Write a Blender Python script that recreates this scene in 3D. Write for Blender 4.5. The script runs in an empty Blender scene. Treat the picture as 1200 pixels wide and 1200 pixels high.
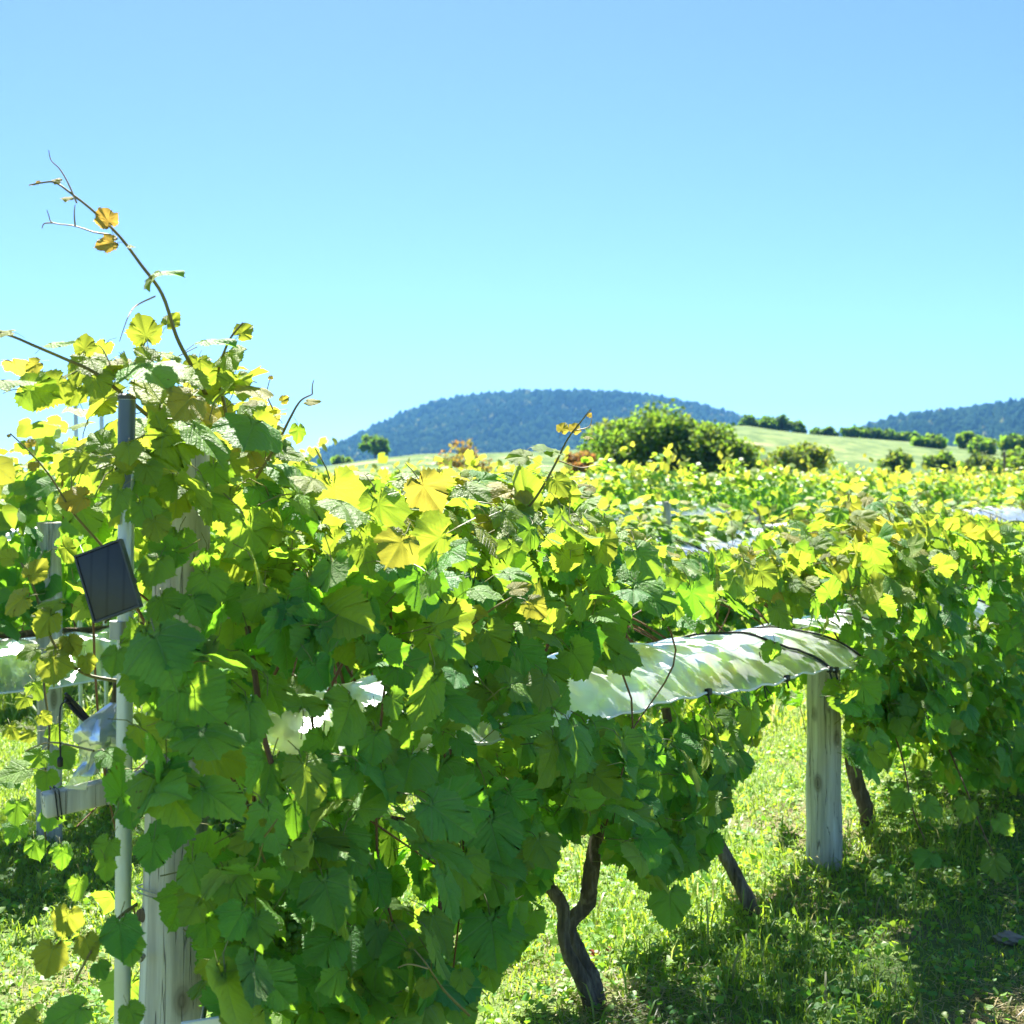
import bpy, math, random
import numpy as np
from mathutils import Vector, Matrix
R = math.radians
rng = np.random.default_rng(7)
random.seed(7)
sc = bpy.context.scene
col = sc.collection

# ------------------------------------------------------------------ camera
F = 1648.0            # focal length in pixels of the 1200 px photograph
CH = 1.36             # camera height
cam = bpy.data.cameras.new('camera'); camo = bpy.data.objects.new('camera', cam); col.objects.link(camo)
camo.location = (0, 0, CH); camo.rotation_euler = (R(90), 0, 0)
cam.sensor_width = 36; cam.sensor_fit = 'HORIZONTAL'; cam.lens = 36 * F / 1200
cam.shift_y = -40 / 1200
cam.clip_start = 0.05; cam.clip_end = 20000
cam.dof.use_dof = True; cam.dof.focus_distance = 3.0; cam.dof.aperture_fstop = 8.5
sc.camera = camo

# ------------------------------------------------------------------ light
SUN_EL, SUN_AZ = 53.0, -10.0      # azimuth from +Y, negative = to the left
w = bpy.data.worlds.new('World'); sc.world = w; w.use_nodes = True
nt = w.node_tree
sky = nt.nodes.new('ShaderNodeTexSky'); sky.sky_type = 'NISHITA'; sky.sun_disc = False
sky.sun_elevation = R(SUN_EL); sky.sun_rotation = R(SUN_AZ)
sky.air_density = 0.66; sky.dust_density = 0.35; sky.ozone_density = 10.0; sky.altitude = 0
bg = nt.nodes['Background']; bg.inputs['Strength'].default_value = 0.050
nt.links.new(sky.outputs['Color'], bg.inputs['Color'])
sl = bpy.data.lights.new('sun', 'SUN'); so = bpy.data.objects.new('sun', sl); col.objects.link(so)
sl.energy = 5.0; sl.angle = R(0.53); sl.color = (1.0, 0.95, 0.86)
sv = Vector((math.sin(R(SUN_AZ)) * math.cos(R(SUN_EL)), math.cos(R(SUN_AZ)) * math.cos(R(SUN_EL)), math.sin(R(SUN_EL))))
so.rotation_euler = sv.to_track_quat('Z', 'Y').to_euler(); so.location = (-20, 40, 45)
sc.view_settings.view_transform = 'Standard'; sc.view_settings.look = 'None'
sc.view_settings.exposure = 2.1; sc.view_settings.gamma = 1.0
sc.render.engine = 'CYCLES'
cy = sc.cycles
cy.use_denoising = True; cy.max_bounces = 16; cy.diffuse_bounces = 12; cy.glossy_bounces = 3
cy.transmission_bounces = 6; cy.transparent_max_bounces = 16; cy.volume_bounces = 1
cy.caustics_reflective = False; cy.caustics_refractive = False
cy.use_adaptive_sampling = True; cy.adaptive_threshold = 0.02

# ------------------------------------------------------------------ helpers
def PX(x, y, Y):
    return Vector(((x - 600) / F * Y, Y, CH + (560 - y) / F * Y))

def tag(o, label=None, cat=None, group=None, kind=None):
    if label: o['label'] = label
    if cat: o['category'] = cat
    if group: o['group'] = group
    if kind: o['kind'] = kind
    return o

def empty(name, loc, rz=0):
    o = bpy.data.objects.new(name, None); col.objects.link(o)
    o.location = loc; o.rotation_euler = (0, 0, rz); o.empty_display_size = 0.2
    return o

def link(name, me, parent=None):
    o = bpy.data.objects.new(name, me); col.objects.link(o)
    if parent is not None: o.parent = parent
    return o

def copy_tree(o, parent=None):
    c = o.copy(); col.objects.link(c); c.parent = parent
    for ch in [x for x in bpy.data.objects if x.parent == o]: copy_tree(ch, c)
    return c

class MB:
    """collects verts / faces, builds one mesh"""
    def __init__(s): s.v = []; s.f = []; s.m = []
    def add(s, vs, fs, mi=0):
        b = len(s.v); s.v += [tuple(v) for v in vs]
        s.f += [tuple(b + i for i in f) for f in fs]; s.m += [mi] * len(fs)
    def tube(s, pts, rad, n=8, mi=0, cap=True, wob=0.0, seed=0):
        pts = [Vector(p) for p in pts]
        if not hasattr(rad, '__len__'): rad = [rad] * len(pts)
        rnd = random.Random(seed)
        up = Vector((0.13, 0.31, 0.94)); rings = []; k = len(pts)
        x = None
        for i, p in enumerate(pts):
            t = (pts[min(i + 1, k - 1)] - pts[max(i - 1, 0)]).normalized()
            if x is None:
                a = up if abs(t.dot(up)) < .9 else Vector((1, 0, 0))
                x = (a - t * a.dot(t)).normalized()
            else:
                x = (x - t * x.dot(t)).normalized()
            yv = t.cross(x)
            ring = []
            for j in range(n):
                an = 2 * math.pi * j / n; r = rad[i] * (1 + wob * (rnd.random() - .5) * 2)
                ring.append(p + (x * math.cos(an) + yv * math.sin(an)) * r)
            rings.append(ring)
        vs = [v for r in rings for v in r]; fs = []
        for i in range(k - 1):
            for j in range(n):
                a = i * n + j; b = i * n + (j + 1) % n
                fs.append((a, b, b + n, a + n))
        if cap:
            fs.append(tuple(reversed(range(n)))); fs.append(tuple((k - 1) * n + j for j in range(n)))
        s.add(vs, fs, mi)
    def box(s, c, size, M=None, mi=0, bev=0.0):
        hx, hy, hz = [d / 2 for d in size]; b = min(bev, hx * .9, hy * .9, hz * .9)
        vs = []; fs = []
        if b <= 0:
            vs = [Vector((sx * hx, sy * hy, sz * hz)) for sx in (-1, 1) for sy in (-1, 1) for sz in (-1, 1)]
            fs = [(0, 1, 3, 2), (4, 6, 7, 5), (0, 4, 5, 1), (2, 3, 7, 6), (0, 2, 6, 4), (1, 5, 7, 3)]
        else:
            import bmesh
            bm = bmesh.new(); bmesh.ops.create_cube(bm, size=1)
            for v in bm.verts: v.co = Vector((v.co.x * size[0], v.co.y * size[1], v.co.z * size[2]))
            bmesh.ops.bevel(bm, geom=bm.edges[:], offset=b, segments=2, affect='EDGES', profile=.5)
            bm.verts.index_update()
            vs = [v.co.copy() for v in bm.verts]; fs = [tuple(v.index for v in f.verts) for f in bm.faces]; bm.free()
        M = M or Matrix.Identity(3)
        s.add([M @ v + Vector(c) for v in vs], fs, mi)
    def build(s, name, mats, parent=None, smooth=True):
        me = bpy.data.meshes.new(name)
        me.from_pydata(s.v, [], s.f); me.update()
        for m in (mats if isinstance(mats, (list, tuple)) else [mats]): me.materials.append(m)
        me.polygons.foreach_set('material_index', s.m)
        me.polygons.foreach_set('use_smooth', [smooth] * len(s.f))
        if smooth:
            try: me.set_sharp_from_angle(angle=R(50))
            except Exception: pass
        return link(name, me, parent)

def fast_mesh(name, V, loops, sizes, mats, midx=None, uv=None, attrs=None, smooth=True):
    me = bpy.data.meshes.new(name)
    me.vertices.add(len(V)); me.vertices.foreach_set('co', np.asarray(V, np.float32).ravel())
    me.loops.add(len(loops)); me.loops.foreach_set('vertex_index', np.asarray(loops, np.int32))
    st = np.concatenate([[0], np.cumsum(sizes)[:-1]]).astype(np.int32)
    me.polygons.add(len(sizes)); me.polygons.foreach_set('loop_start', st)
    me.polygons.foreach_set('loop_total', np.asarray(sizes, np.int32))
    for m in mats: me.materials.append(m)
    if midx is not None: me.polygons.foreach_set('material_index', np.asarray(midx, np.int32))
    me.polygons.foreach_set('use_smooth', np.full(len(sizes), smooth))
    if uv is not None:
        l = me.uv_layers.new(name='UVMap'); l.data.foreach_set('uv', np.asarray(uv, np.float32)[np.asarray(loops)].ravel())
    for k, a in (attrs or {}).items():
        at = me.attributes.new(k, 'FLOAT', 'POINT'); at.data.foreach_set('value', np.asarray(a, np.float32))
    me.update(calc_edges=True); me.validate()
    return me

# ------------------------------------------------------------------ materials
class NT:
    def __init__(s, name):
        s.m = bpy.data.materials.new(name); s.m.use_nodes = True; s.t = s.m.node_tree; s.t.nodes.clear()
        s.out = s.t.nodes.new('ShaderNodeOutputMaterial')
    def n(s, typ, props=None, **ins):
        nd = s.t.nodes.new(typ)
        for k, v in (props or {}).items(): setattr(nd, k, v)
        for k, v in ins.items():
            key = k.replace('_', ' ')
            inp = nd.inputs[int(k[1:])] if k[0] == 'i' and k[1:].isdigit() else nd.inputs[key]
            s.set(inp, v)
        return nd
    def set(s, inp, v):
        if isinstance(v, bpy.types.NodeSocket): s.t.links.new(v, inp)
        elif isinstance(v, bpy.types.Node): s.t.links.new(v.outputs[0], inp)
        else:
            if isinstance(v, (tuple, list)) and len(v) == 3 and inp.type == 'RGBA': v = (*v, 1)
            inp.default_value = v
    def math(s, op, a, b=None, c=None, clamp=False):
        nd = s.t.nodes.new('ShaderNodeMath'); nd.operation = op; nd.use_clamp = clamp
        s.set(nd.inputs[0], a)
        if b is not None: s.set(nd.inputs[1], b)
        if c is not None: s.set(nd.inputs[2], c)
        return nd.outputs[0]
    def mix(s, f, a, b, blend='MIX'):
        nd = s.t.nodes.new('ShaderNodeMix'); nd.data_type = 'RGBA'; nd.blend_type = blend
        s.set(nd.inputs[0], f); s.set(nd.inputs[6], a); s.set(nd.inputs[7], b)
        return nd.outputs[2]
    def ramp(s, f, stops):
        nd = s.t.nodes.new('ShaderNodeValToRGB'); s.set(nd.inputs[0], f)
        e = nd.color_ramp.elements
        while len(e) < len(stops): e.new(.5)
        for el, (p, c) in zip(e, stops): el.position = p; el.color = (*c, 1) if len(c) == 3 else c
        return nd.outputs[0]
    def noise(s, vec, scale, detail=4, rough=.55):
        return s.n('ShaderNodeTexNoise', None, Vector=vec, Scale=scale, Detail=detail, Roughness=rough).outputs[0]
    def mapping(s, vec, scale=(1, 1, 1), rot=(0, 0, 0)):
        nd = s.n('ShaderNodeMapping', None, Vector=vec); nd.inputs['Scale'].default_value = scale; nd.inputs['Rotation'].default_value = rot
        return nd.outputs[0]
    def coord(s, o='Object'): return s.n('ShaderNodeTexCoord').outputs[o]
    def bump(s, h, strength=.3, dist=.01):
        return s.n('ShaderNodeBump', None, Height=h, Strength=strength, Distance=dist).outputs[0]
    def attr(s, name): return s.n('ShaderNodeAttribute', {'attribute_name': name}).outputs['Fac']
    def principled(s, color, rough=.6, spec=.4, normal=None, metal=0.0, **kw):
        p = s.n('ShaderNodeBsdfPrincipled'); s.set(p.inputs['Base Color'], color); s.set(p.inputs['Roughness'], rough)
        s.set(p.inputs['Specular IOR Level'], spec); s.set(p.inputs['Metallic'], metal)
        if normal is not None: s.set(p.inputs['Normal'], normal)
        return p.outputs[0]
    def done(s, sh): s.t.links.new(sh, s.out.inputs['Surface']); return s.m

def ss(n, x, a, b):
    r = n.n('ShaderNodeMapRange', {'interpolation_type': 'SMOOTHSTEP'}, Value=x)
    r.inputs['From Min'].default_value = a; r.inputs['From Max'].default_value = b
    return r.outputs[0]

def leaf_material(name, veins=True, top=((.080, .280, .075), (.180, .430, .080)), under=((.16, .25, .10), (.23, .31, .13)),
                  trans=((.21, .54, .022), (.39, .63, .036)), ftrans=.52, yc=((.30, .33, .035), (.50, .30, .07)), ytr=((.52, .56, .05), (.72, .44, .08)), gloss=.33):
    n = NT(name)
    tint = n.attr('tint'); young = n.attr('young')
    geo = n.n('ShaderNodeNewGeometry'); back = geo.outputs['Backfacing']
    pos = geo.outputs['Position']
    blot = n.noise(pos, 38, 3)
    yr = n.ramp(young, [(0, (0, 0, 0)), (.55, (1, 1, 1)), (1, (1, 1, 1))])
    ycol = n.ramp(young, [(.5, yc[0]), (1, yc[1])]); ytc = n.ramp(young, [(.5, ytr[0]), (1, ytr[1])])
    tp = n.mix(tint, top[0], top[1]); tp = n.mix(yr, tp, ycol)
    tp = n.mix(n.math('MULTIPLY', blot, .5), tp, n.mix(1.0, tp, (.62, .75, .7), 'MULTIPLY'))
    un = n.mix(tint, under[0], under[1]); un = n.mix(n.math('MULTIPLY', yr, .7), un, ycol)
    tr = n.mix(tint, trans[0], trans[1]); tr = n.mix(yr, tr, ytc)
    sp = n.math('MULTIPLY', ss(n, n.noise(pos, 75, 2), .70, .76), ss(n, n.noise(pos, 4.5, 2), .48, .62))
    tp = n.mix(n.math('MULTIPLY', sp, .8), tp, (.16, .09, .035)); tr = n.mix(n.math('MULTIPLY', sp, .7), tr, (.20, .10, .02))
    nrm = None
    if veins:
        uv = n.coord('UV'); sep = n.n('ShaderNodeSeparateXYZ', None, Vector=uv)
        x = n.math('ABSOLUTE', sep.outputs[0]); y = sep.outputs[1]
        def line(dx, dy, wob=0):
            d = n.math('ABSOLUTE', n.math('SUBTRACT', n.math('MULTIPLY', x, dy), n.math('MULTIPLY', y, dx)))
            al = n.math('ADD', n.math('MULTIPLY', x, dx), n.math('MULTIPLY', y, dy))
            return n.math('ADD', d, n.math('MULTIPLY', n.math('LESS_THAN', al, 0), 1.0))
        d = n.math('MINIMUM', n.math('MINIMUM', line(0, 1), line(.83, .557)), line(.985, -.17))
        main = n.math('SUBTRACT', 1.0, ss(n, d, .004, .02))
        # side ribs, fanned off the mid rib
        rib = n.math('ABSOLUTE', n.math('SINE', n.math('MULTIPLY', n.math('SUBTRACT', y, n.math('MULTIPLY', x, .75)), 30.0)))
        side = n.math('MULTIPLY', n.math('SUBTRACT', 1.0, ss(n, rib, .02, .26)), .7)
        v = n.math('MAXIMUM', main, side)
        tp = n.mix(n.math('MULTIPLY', v, .75), tp, n.mix(.75, tp, (.34, .50, .20)))
        un = n.mix(n.math('MULTIPLY', v, .45), un, (.30, .36, .16))
        tr = n.mix(n.math('MULTIPLY', v, .35), tr, n.mix(1.0, tr, (.45, .6, .5), 'MULTIPLY'))
        h = n.math('ADD', n.math('MULTIPLY', v, -.55), n.math('MULTIPLY', n.noise(n.coord('UV'), 16, 3), .9))
        nrm = n.bump(h, .9, .005)
    base = n.mix(back, tp, un)
    rough = n.math('ADD', .47, n.math('MULTIPLY', back, .35))
    p = n.principled(base, rough if gloss > .3 else .7, gloss, nrm)
    t = n.n('ShaderNodeBsdfTranslucent', None, Color=tr)
    m = n.n('ShaderNodeMixShader', None, i0=ftrans, i1=p, i2=t.outputs[0])
    return n.done(m.outputs[0])

M = {}
M['leaf'] = leaf_material('vine_leaf')
M['leaf_far'] = leaf_material('vine_leaf_distant', veins=False)

def simple(name, c, rough=.6, spec=.4, metal=0.0, var=.25, scale=12, bump=.0):
    n = NT(name); co = n.coord(); f = n.noise(co, scale, 5)
    base = n.mix(f, tuple(x * (1 - var) for x in c), tuple(min(1, x * (1 + var)) for x in c))
    return n.done(n.principled(base, rough, spec, n.bump(f, bump, .01) if bump else None, metal))
M['stem'] = simple('petiole_stem', (.20, .20, .06), .5, .4)
M['cane'] = simple('brown_cane', (.17, .085, .040), .6, .3, var=.4, scale=40, bump=.3)
M['green_shoot'] = simple('green_shoot', (.16, .13, .035), .45, .4, var=.35, scale=30)
M['tendril'] = simple('tendril', (.34, .24, .10), .5, .4)
M['black'] = simple('black_rubber', (.014, .014, .016), .5, .5)
M['wire'] = simple('galvanised_wire', (.32, .33, .34), .4, .5, metal=.8)
M['grape'] = simple('unripe_grape', (.11, .24, .05), .3, .5, var=.2, scale=60)

def bark():
    n = NT('vine_bark'); co = n.coord(); st = n.mapping(co, (60, 60, 7))
    f = n.noise(st, 1.0, 6, .65); g = n.noise(co, 9, 3)
    c = n.ramp(f, [(.3, (.035, .024, .018)), (.50, (.14, .10, .07)), (.72, (.34, .27, .20))])
    c = n.mix(n.math('MULTIPLY', g, .4), c, (.13, .11, .07))
    return n.done(n.principled(c, .85, .2, n.bump(f, .9, .012)))
M['bark'] = bark()

def wood(name, warm=1.0, bright=1.0):
    n = NT(name); co = n.coord(); st = n.mapping(co, (42, 42, 2.0))
    f = n.noise(st, 1.0, 7, .6); crack = n.noise(n.mapping(co, (38, 38, 1.3)), 1.0, 3, .5)
    k = n.noise(n.mapping(co, (5, 5, 3)), 1.0, 3)
    c = n.ramp(f, [(.26, (.22 * bright, .21 * bright, .18 * bright)), (.5, (.38 * bright, .35 * bright, .30 * bright)), (.75, (.55 * bright, .53 * bright, .48 * bright))])
    c = n.mix(ss(n, k, .5, .75), c, n.mix(1.0, c, (.75, .73, .62), 'MULTIPLY'))
    # knots
    vo = n.n('ShaderNodeTexVoronoi', {'feature': 'F1'}, Vector=n.mapping(co, (10, 10, 5.0)), Scale=1.0)
    kd = vo.outputs['Distance']; knot = n.math('SUBTRACT', 1.0, ss(n, kd, .10, .22))
    ringv = n.math('ABSOLUTE', n.math('SINE', n.math('MULTIPLY', kd, 60)))
    c = n.mix(n.math('MULTIPLY', knot, .75), c, n.mix(ringv, (.10, .075, .05), (.24, .2, .15)))
    dk = n.math('SUBTRACT', 1.0, ss(n, n.math('ABSOLUTE', n.math('SUBTRACT', crack, .5)), .0, .010))
    c = n.mix(n.math('MULTIPLY', dk, .6), c, (.035, .03, .025))
    h = n.math('SUBTRACT', n.math('MULTIPLY', f, .5), n.math('MULTIPLY', dk, 1.0))
    return n.done(n.principled(c, .8, .25, n.bump(h, .7, .008)))
M['wood'] = wood('weathered_wood', bright=1.45)

def film_mat():
    n = NT('clear_plastic_film'); co = n.coord()
    wr = n.noise(n.mapping(co, (2, 6, 6), (0, 0, .5)), 1.3, 3, .5); fine = n.noise(n.mapping(co, (30, 3, 3), (0, 0, .97)), 1.0, 2)
    b = n.bump(n.math('ADD', wr, n.math('MULTIPLY', fine, .30)), .30, .02)
    milk = n.math('ADD', .36, n.math('MULTIPLY', ss(n, wr, .35, .75), .14))
    tr = n.n('ShaderNodeBsdfTransparent', None, Color=(.70, .78, .82))
    df = n.n('ShaderNodeBsdfDiffuse', None, Color=(.44, .51, .56), Normal=b)
    tl = n.n('ShaderNodeBsdfTranslucent', None, Color=(.44, .51, .56), Normal=b)
    m0 = n.n('ShaderNodeMixShader', None, i0=.25, i1=df.outputs[0], i2=tl.outputs[0])
    m1 = n.n('ShaderNodeMixShader', None, i0=milk, i1=tr.outputs[0], i2=m0.outputs[0])
    gl = n.n('ShaderNodeBsdfGlossy', None, Color=(.92, .95, 1), Roughness=.30, Normal=b)
    fr = n.n('ShaderNodeFresnel', None, IOR=1.55, Normal=b)
    m2 = n.n('ShaderNodeMixShader', None, i0=n.math('ADD', .17, n.math('MULTIPLY', fr.outputs[0], .5)), i1=m1.outputs[0], i2=gl.outputs[0])
    return n.done(m2.outputs[0])
M['film'] = film_mat()

def metal():
    n = NT('galvanised_pipe'); co = n.coord(); f = n.noise(n.mapping(co, (20, 20, 5)), 1.0, 5)
    c = n.ramp(f, [(.3, (.46, .50, .54)), (.7, (.68, .72, .76))])
    return n.done(n.principled(c, n.math('ADD', .25, n.math('MULTIPLY', f, .3)), .5, None, .45))
M['pipe'] = metal()

def board():
    n = NT('dark_panel'); co = n.coord(); f = n.noise(co, 60, 4)
    w_ = n.n('ShaderNodeTexWave', {'wave_type': 'BANDS', 'bands_direction': 'X'}, Vector=co, Scale=12.0, Distortion=0.0)
    line = ss(n, w_.outputs[1], .0, .12)
    c = n.mix(line, (.018, .020, .024), n.mix(f, (.024, .027, .032), (.040, .043, .050)))
    return n.done(n.principled(c, .42, .5))
M['board'] = board()
M['frame'] = simple('dark_frame', (.05, .052, .055), .45, .5)
M['cream'] = simple('creamy_folded_plastic', (.74, .70, .58), .35, .5, var=.15, scale=30)
M['pipe_shade'] = simple('painted_leaf_shade', (.10, .13, .18), .4, .5, metal=.3)  # dark blue tone paints the leaf shade on the pipe top
M['white'] = simple('white_paint', (.80, .80, .80), .4, .5, var=.03)
M['redleaf'] = simple('dry_red_leaf', (.30, .065, .025), .6, .3, var=.4, scale=40)
M['stone'] = simple('field_stone', (.27, .22, .18), .9, .2, var=.4, scale=30, bump=.5)

def ground_mat():
    n = NT('meadow_ground'); pos = n.n('ShaderNodeNewGeometry').outputs['Position']
    a = n.noise(pos, 1.4, 5, .6); b = n.noise(pos, 14, 5, .65); c_ = n.noise(pos, 90, 3)
    soil = n.mix(b, (.10, .085, .05), (.26, .22, .13)); gr = n.mix(b, (.08, .14, .03), (.19, .25, .08))
    c = n.mix(ss(n, a, .36, .50), soil, gr)
    c = n.mix(n.math('MULTIPLY', ss(n, c_, .55, .8), .5), c, (.25, .22, .13))
    return n.done(n.principled(c, .95, .1, n.bump(n.math('ADD', b, n.math('MULTIPLY', c_, .4)), .9, .03)))
M['ground'] = ground_mat()

def grass_mat(name):
    n = NT(name); tint = n.attr('tint'); dry = n.attr('young')
    c = n.mix(tint, (.130, .290, .050), (.250, .390, .075)); c = n.mix(dry, c, (.38, .32, .18))
    t = n.mix(tint, (.26, .46, .02), (.46, .58, .04)); t = n.mix(dry, t, (.50, .42, .20))
    p = n.principled(c, .45, .4); tl = n.n('ShaderNodeBsdfTranslucent', None, Color=t)
    m = n.n('ShaderNodeMixShader', None, i0=.52, i1=p, i2=tl.outputs[0])
    return n.done(m.outputs[0])
M['grass'] = grass_mat('grass_blade')

def field_mat():
    n = NT('hill_field'); pos = n.n('ShaderNodeNewGeometry').outputs['Position']
    a = n.noise(pos, .035, 4, .6); b = n.noise(n.mapping(pos, (1, .25, 1)), .5, 5, .65)
    st = n.n('ShaderNodeTexWave', {'wave_type': 'BANDS', 'bands_direction': 'X'}, Vector=n.mapping(pos, (1, 1, 1), (0, 0, .7)), Scale=.10, Distortion=1.5)
    c = n.mix(ss(n, b, .35, .65), (.070, .120, .040), (.20, .25, .085))
    c = n.mix(n.math('MULTIPLY', st.outputs[1], .55), c, (.085, .14, .04))
    c = n.mix(ss(n, n.noise(n.mapping(pos, (.3, 1, 1)), .06, 3), .45, .62), c, n.mix(1.0, c, (.62, .75, .62), 'MULTIPLY'))
    c = n.mix(ss(n, a, .60, .66), c, (.30, .25, .14))
    return n.done(n.principled(c, .95, .1))
M['field'] = field_mat()
def forest_mat():
    n = NT('forest_crown'); t = n.attr('tint'); c = n.mix(t, (.008, .024, .012), (.022, .046, .018)); c = n.mix(n.attr('young'), c, (.2, .2, .06))
    return n.done(n.n('ShaderNodeBsdfDiffuse', None, Color=c).outputs[0])
M['forest'] = forest_mat()
M['tree_leaf'] = leaf_material('tree_leaf', veins=False, top=((.040, .105, .020), (.085, .170, .028)), under=((.05, .11, .03), (.09, .16, .04)),
                            trans=((.18, .42, .025), (.36, .56, .035)), ftrans=.45, gloss=.12, yc=((.22, .20, .05), (.30, .13, .05)), ytr=((.40, .34, .05), (.5, .22, .06)))
M['slope'] = simple('forest_floor', (.03, .06, .02), .95, .1, var=.4, scale=.02)

# ------------------------------------------------------------------ leaves
def outline(lod):
    # right half of a broad, shallowly lobed vine leaf; petiole at the origin, tip at +y
    key = [(0, -.01), (.035, -.09), (.11, -.185), (.22, -.215), (.34, -.16), (.44, -.06), (.49, .06), (.53, .18), (.60, .32),
           (.52, .40), (.43, .46), (.40, .53), (.37, .61), (.28, .70), (.16, .785), (0, .90)]
    key = np.array(key)
    if lod == 0:
        pts = []
        for i in range(len(key) - 1):
            a, b = key[i], key[i + 1]
            pts.append(a)
            if i >= 1:
                mdl = (a + b) / 2; e = b - a; nn = np.array([e[1], -e[0]]); nn /= np.linalg.norm(nn) + 1e-9
                pts.append(mdl + nn * (-.046 if i % 2 else -.030) + e * .16)
        pts.append(key[-1]); h = np.array(pts)
    elif lod == 1: h = key[[0, 2, 4, 6, 8, 10, 12, 13, 15]]
    else: h = key[[0, 3, 6, 8, 11, 15]]
    left = h[1:-1][::-1] * np.array([-1, 1])
    return np.concatenate([h, left])

def leaf_template(lod, seed):
    r = np.random.default_rng(seed); o = outline(lod); k = len(o)
    c = np.array([0, .13]); asym = r.uniform(-.07, .07)
    o = o.copy()
    if lod == 0: o *= (1 + r.uniform(-.05, .05, (k, 1)))
    o[:, 0] *= r.uniform(.92, 1.06); o[:, 0] += asym * o[:, 1] * .6
    rings = {0: [.38, .72, 1.0], 1: [.6, 1.0], 2: [1.0]}[lod]
    P = [c[None]] + [c + (o - c) * q for q in rings]; P = np.concatenate(P)
    x, y = P[:, 0], P[:, 1]
    rr = np.hypot(x, y - .13); th = np.arctan2(x, y - .13)
    cup = r.uniform(.05, .55); tip = r.uniform(.0, .6); ph = r.uniform(0, 6.3); ph2 = r.uniform(0, 6.3)
    z = -cup * np.abs(x) ** 1.6 - tip * np.clip(y, 0, 2) ** 2 * .55 - .25 * np.clip(-y, 0, 1)
    z += rr ** 2 * (.11 * np.sin(3 * th + ph) + .07 * np.sin(5 * th + ph2) + .045 * np.sin(9 * th + ph))
    z += -.06 * np.exp(-(x / .06) ** 2) * (y > 0)      # sunken mid rib
    V = np.stack([x, y, z], 1)
    loops = []; sizes = []; mi = []
    for j in range(k):
        a, b = 1 + j, 1 + (j + 1) % k
        loops += [0, b, a]; sizes.append(3); mi.append(0)
        for q in range(len(rings) - 1):
            a0, b0 = 1 + q * k + j, 1 + q * k + (j + 1) % k
            loops += [a0, b0, b0 + k, a0 + k]; sizes.append(4); mi.append(0)
    if lod == 0:                                         # petiole, a thin bent prism
        base = len(V); pp = [np.array([0, 0, V[0, 2] - .01]), np.array([0, -.25, -.10]), np.array([.02, -.55, -.34])]
        ex = []
        for p in pp:
            for j in range(3):
                an = 2.1 * j; ex.append(p + np.array([math.cos(an) * .014, 0, math.sin(an) * .014]))
        V = np.concatenate([V, np.array(ex)])
        for i in range(2):
            for j in range(3):
                a = base + i * 3 + j; b = base + i * 3 + (j + 1) % 3
                loops += [a, b, b + 3, a + 3]; sizes.append(4); mi.append(1)
    uv = V[:, :2].copy()
    return V, np.array(loops), np.array(sizes), np.array(mi), uv
# loops run (0,b,a): counter check of the upper side is done in basis() with +z as the upper face
TPL = {l: [leaf_template(l, 100 * l + s) for s in range({0: 9, 1: 6, 2: 4}[l])] for l in (0, 1, 2)}
def _flip():
    for l in TPL:
        for i, (V, lo, sz, mi, uv) in enumerate(TPL[l]):
            a, b, c = V[lo[0]], V[lo[1]], V[lo[2]]
            if np.cross(b - a, c - a)[2] < 0:
                out = []; p = 0
                for s in sz: out.append(lo[p:p + s][::-1]); p += s
                TPL[l][i] = (V, np.concatenate(out), sz, mi, uv)
_flip()

def basis(nrm, tip):
    nrm = nrm / (np.linalg.norm(nrm, axis=1, keepdims=True) + 1e-9)
    tip = tip - nrm * (tip * nrm).sum(1, keepdims=True); tip /= (np.linalg.norm(tip, axis=1, keepdims=True) + 1e-9)
    x = np.cross(tip, nrm)
    return np.stack([x, tip, nrm], 2)        # columns

def leaves_mesh(name, pos, nrm, tip, size, tint, young, lod, seed=0, mats=None):
    r = np.random.default_rng(seed); B = basis(nrm, tip); tv = r.integers(0, len(TPL[lod]), len(pos))
    Vs, Ls, Ss, Ms, Us, T, Yg = [], [], [], [], [], [], []; off = 0
    for k, (V, lo, sz, mi, uv) in enumerate(TPL[lod]):
        idx = np.where(tv == k)[0]
        if len(idx) == 0: continue
        W = np.einsum('mij,vj->mvi', B[idx], V) * size[idx, None, None] + pos[idx, None, :]
        m, nv = len(idx), len(V)
        Vs.append(W.reshape(-1, 3)); Ls.append((lo[None] + off + (np.arange(m) * nv)[:, None]).ravel())
        Ss.append(np.tile(sz, m)); Ms.append(np.tile(mi, m)); Us.append(np.tile(uv, (m, 1)))
        T.append(np.repeat(tint[idx], nv)); Yg.append(np.repeat(young[idx], nv)); off += m * nv
    return fast_mesh(name, np.concatenate(Vs), np.concatenate(Ls), np.concatenate(Ss), mats or [M['leaf'], M['stem']],
                     np.concatenate(Ms), np.concatenate(Us), {'tint': np.concatenate(T), 'young': np.concatenate(Yg)})

# ------------------------------------------------------------------ setting
def ground():
    rad = [0, 3, 6, 9, 12, 16, 22, 30, 45, 70, 110, 200, 400, 900, 2000, 4500]; n = 96
    V = [(0, 0, 0)]; f = []
    for r_ in rad[1:]:
        for j in range(n):
            a = 2 * math.pi * j / n; x, y = r_ * math.cos(a), r_ * math.sin(a)
            V.append((x, y, 0 if r_ > 12 else .012 * math.sin(x * 1.3) * math.cos(y * 1.1)))
    for j in range(n): f.append((0, 1 + j, 1 + (j + 1) % n))
    for i in range(len(rad) - 2):
        for j in range(n):
            a, b = 1 + i * n + j, 1 + i * n + (j + 1) % n
            f.append((a, a + n, b + n, b))
    mb = MB(); mb.add(V, f)
    return tag(mb.build('ground', M['ground']), kind='structure')
ground()

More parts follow.
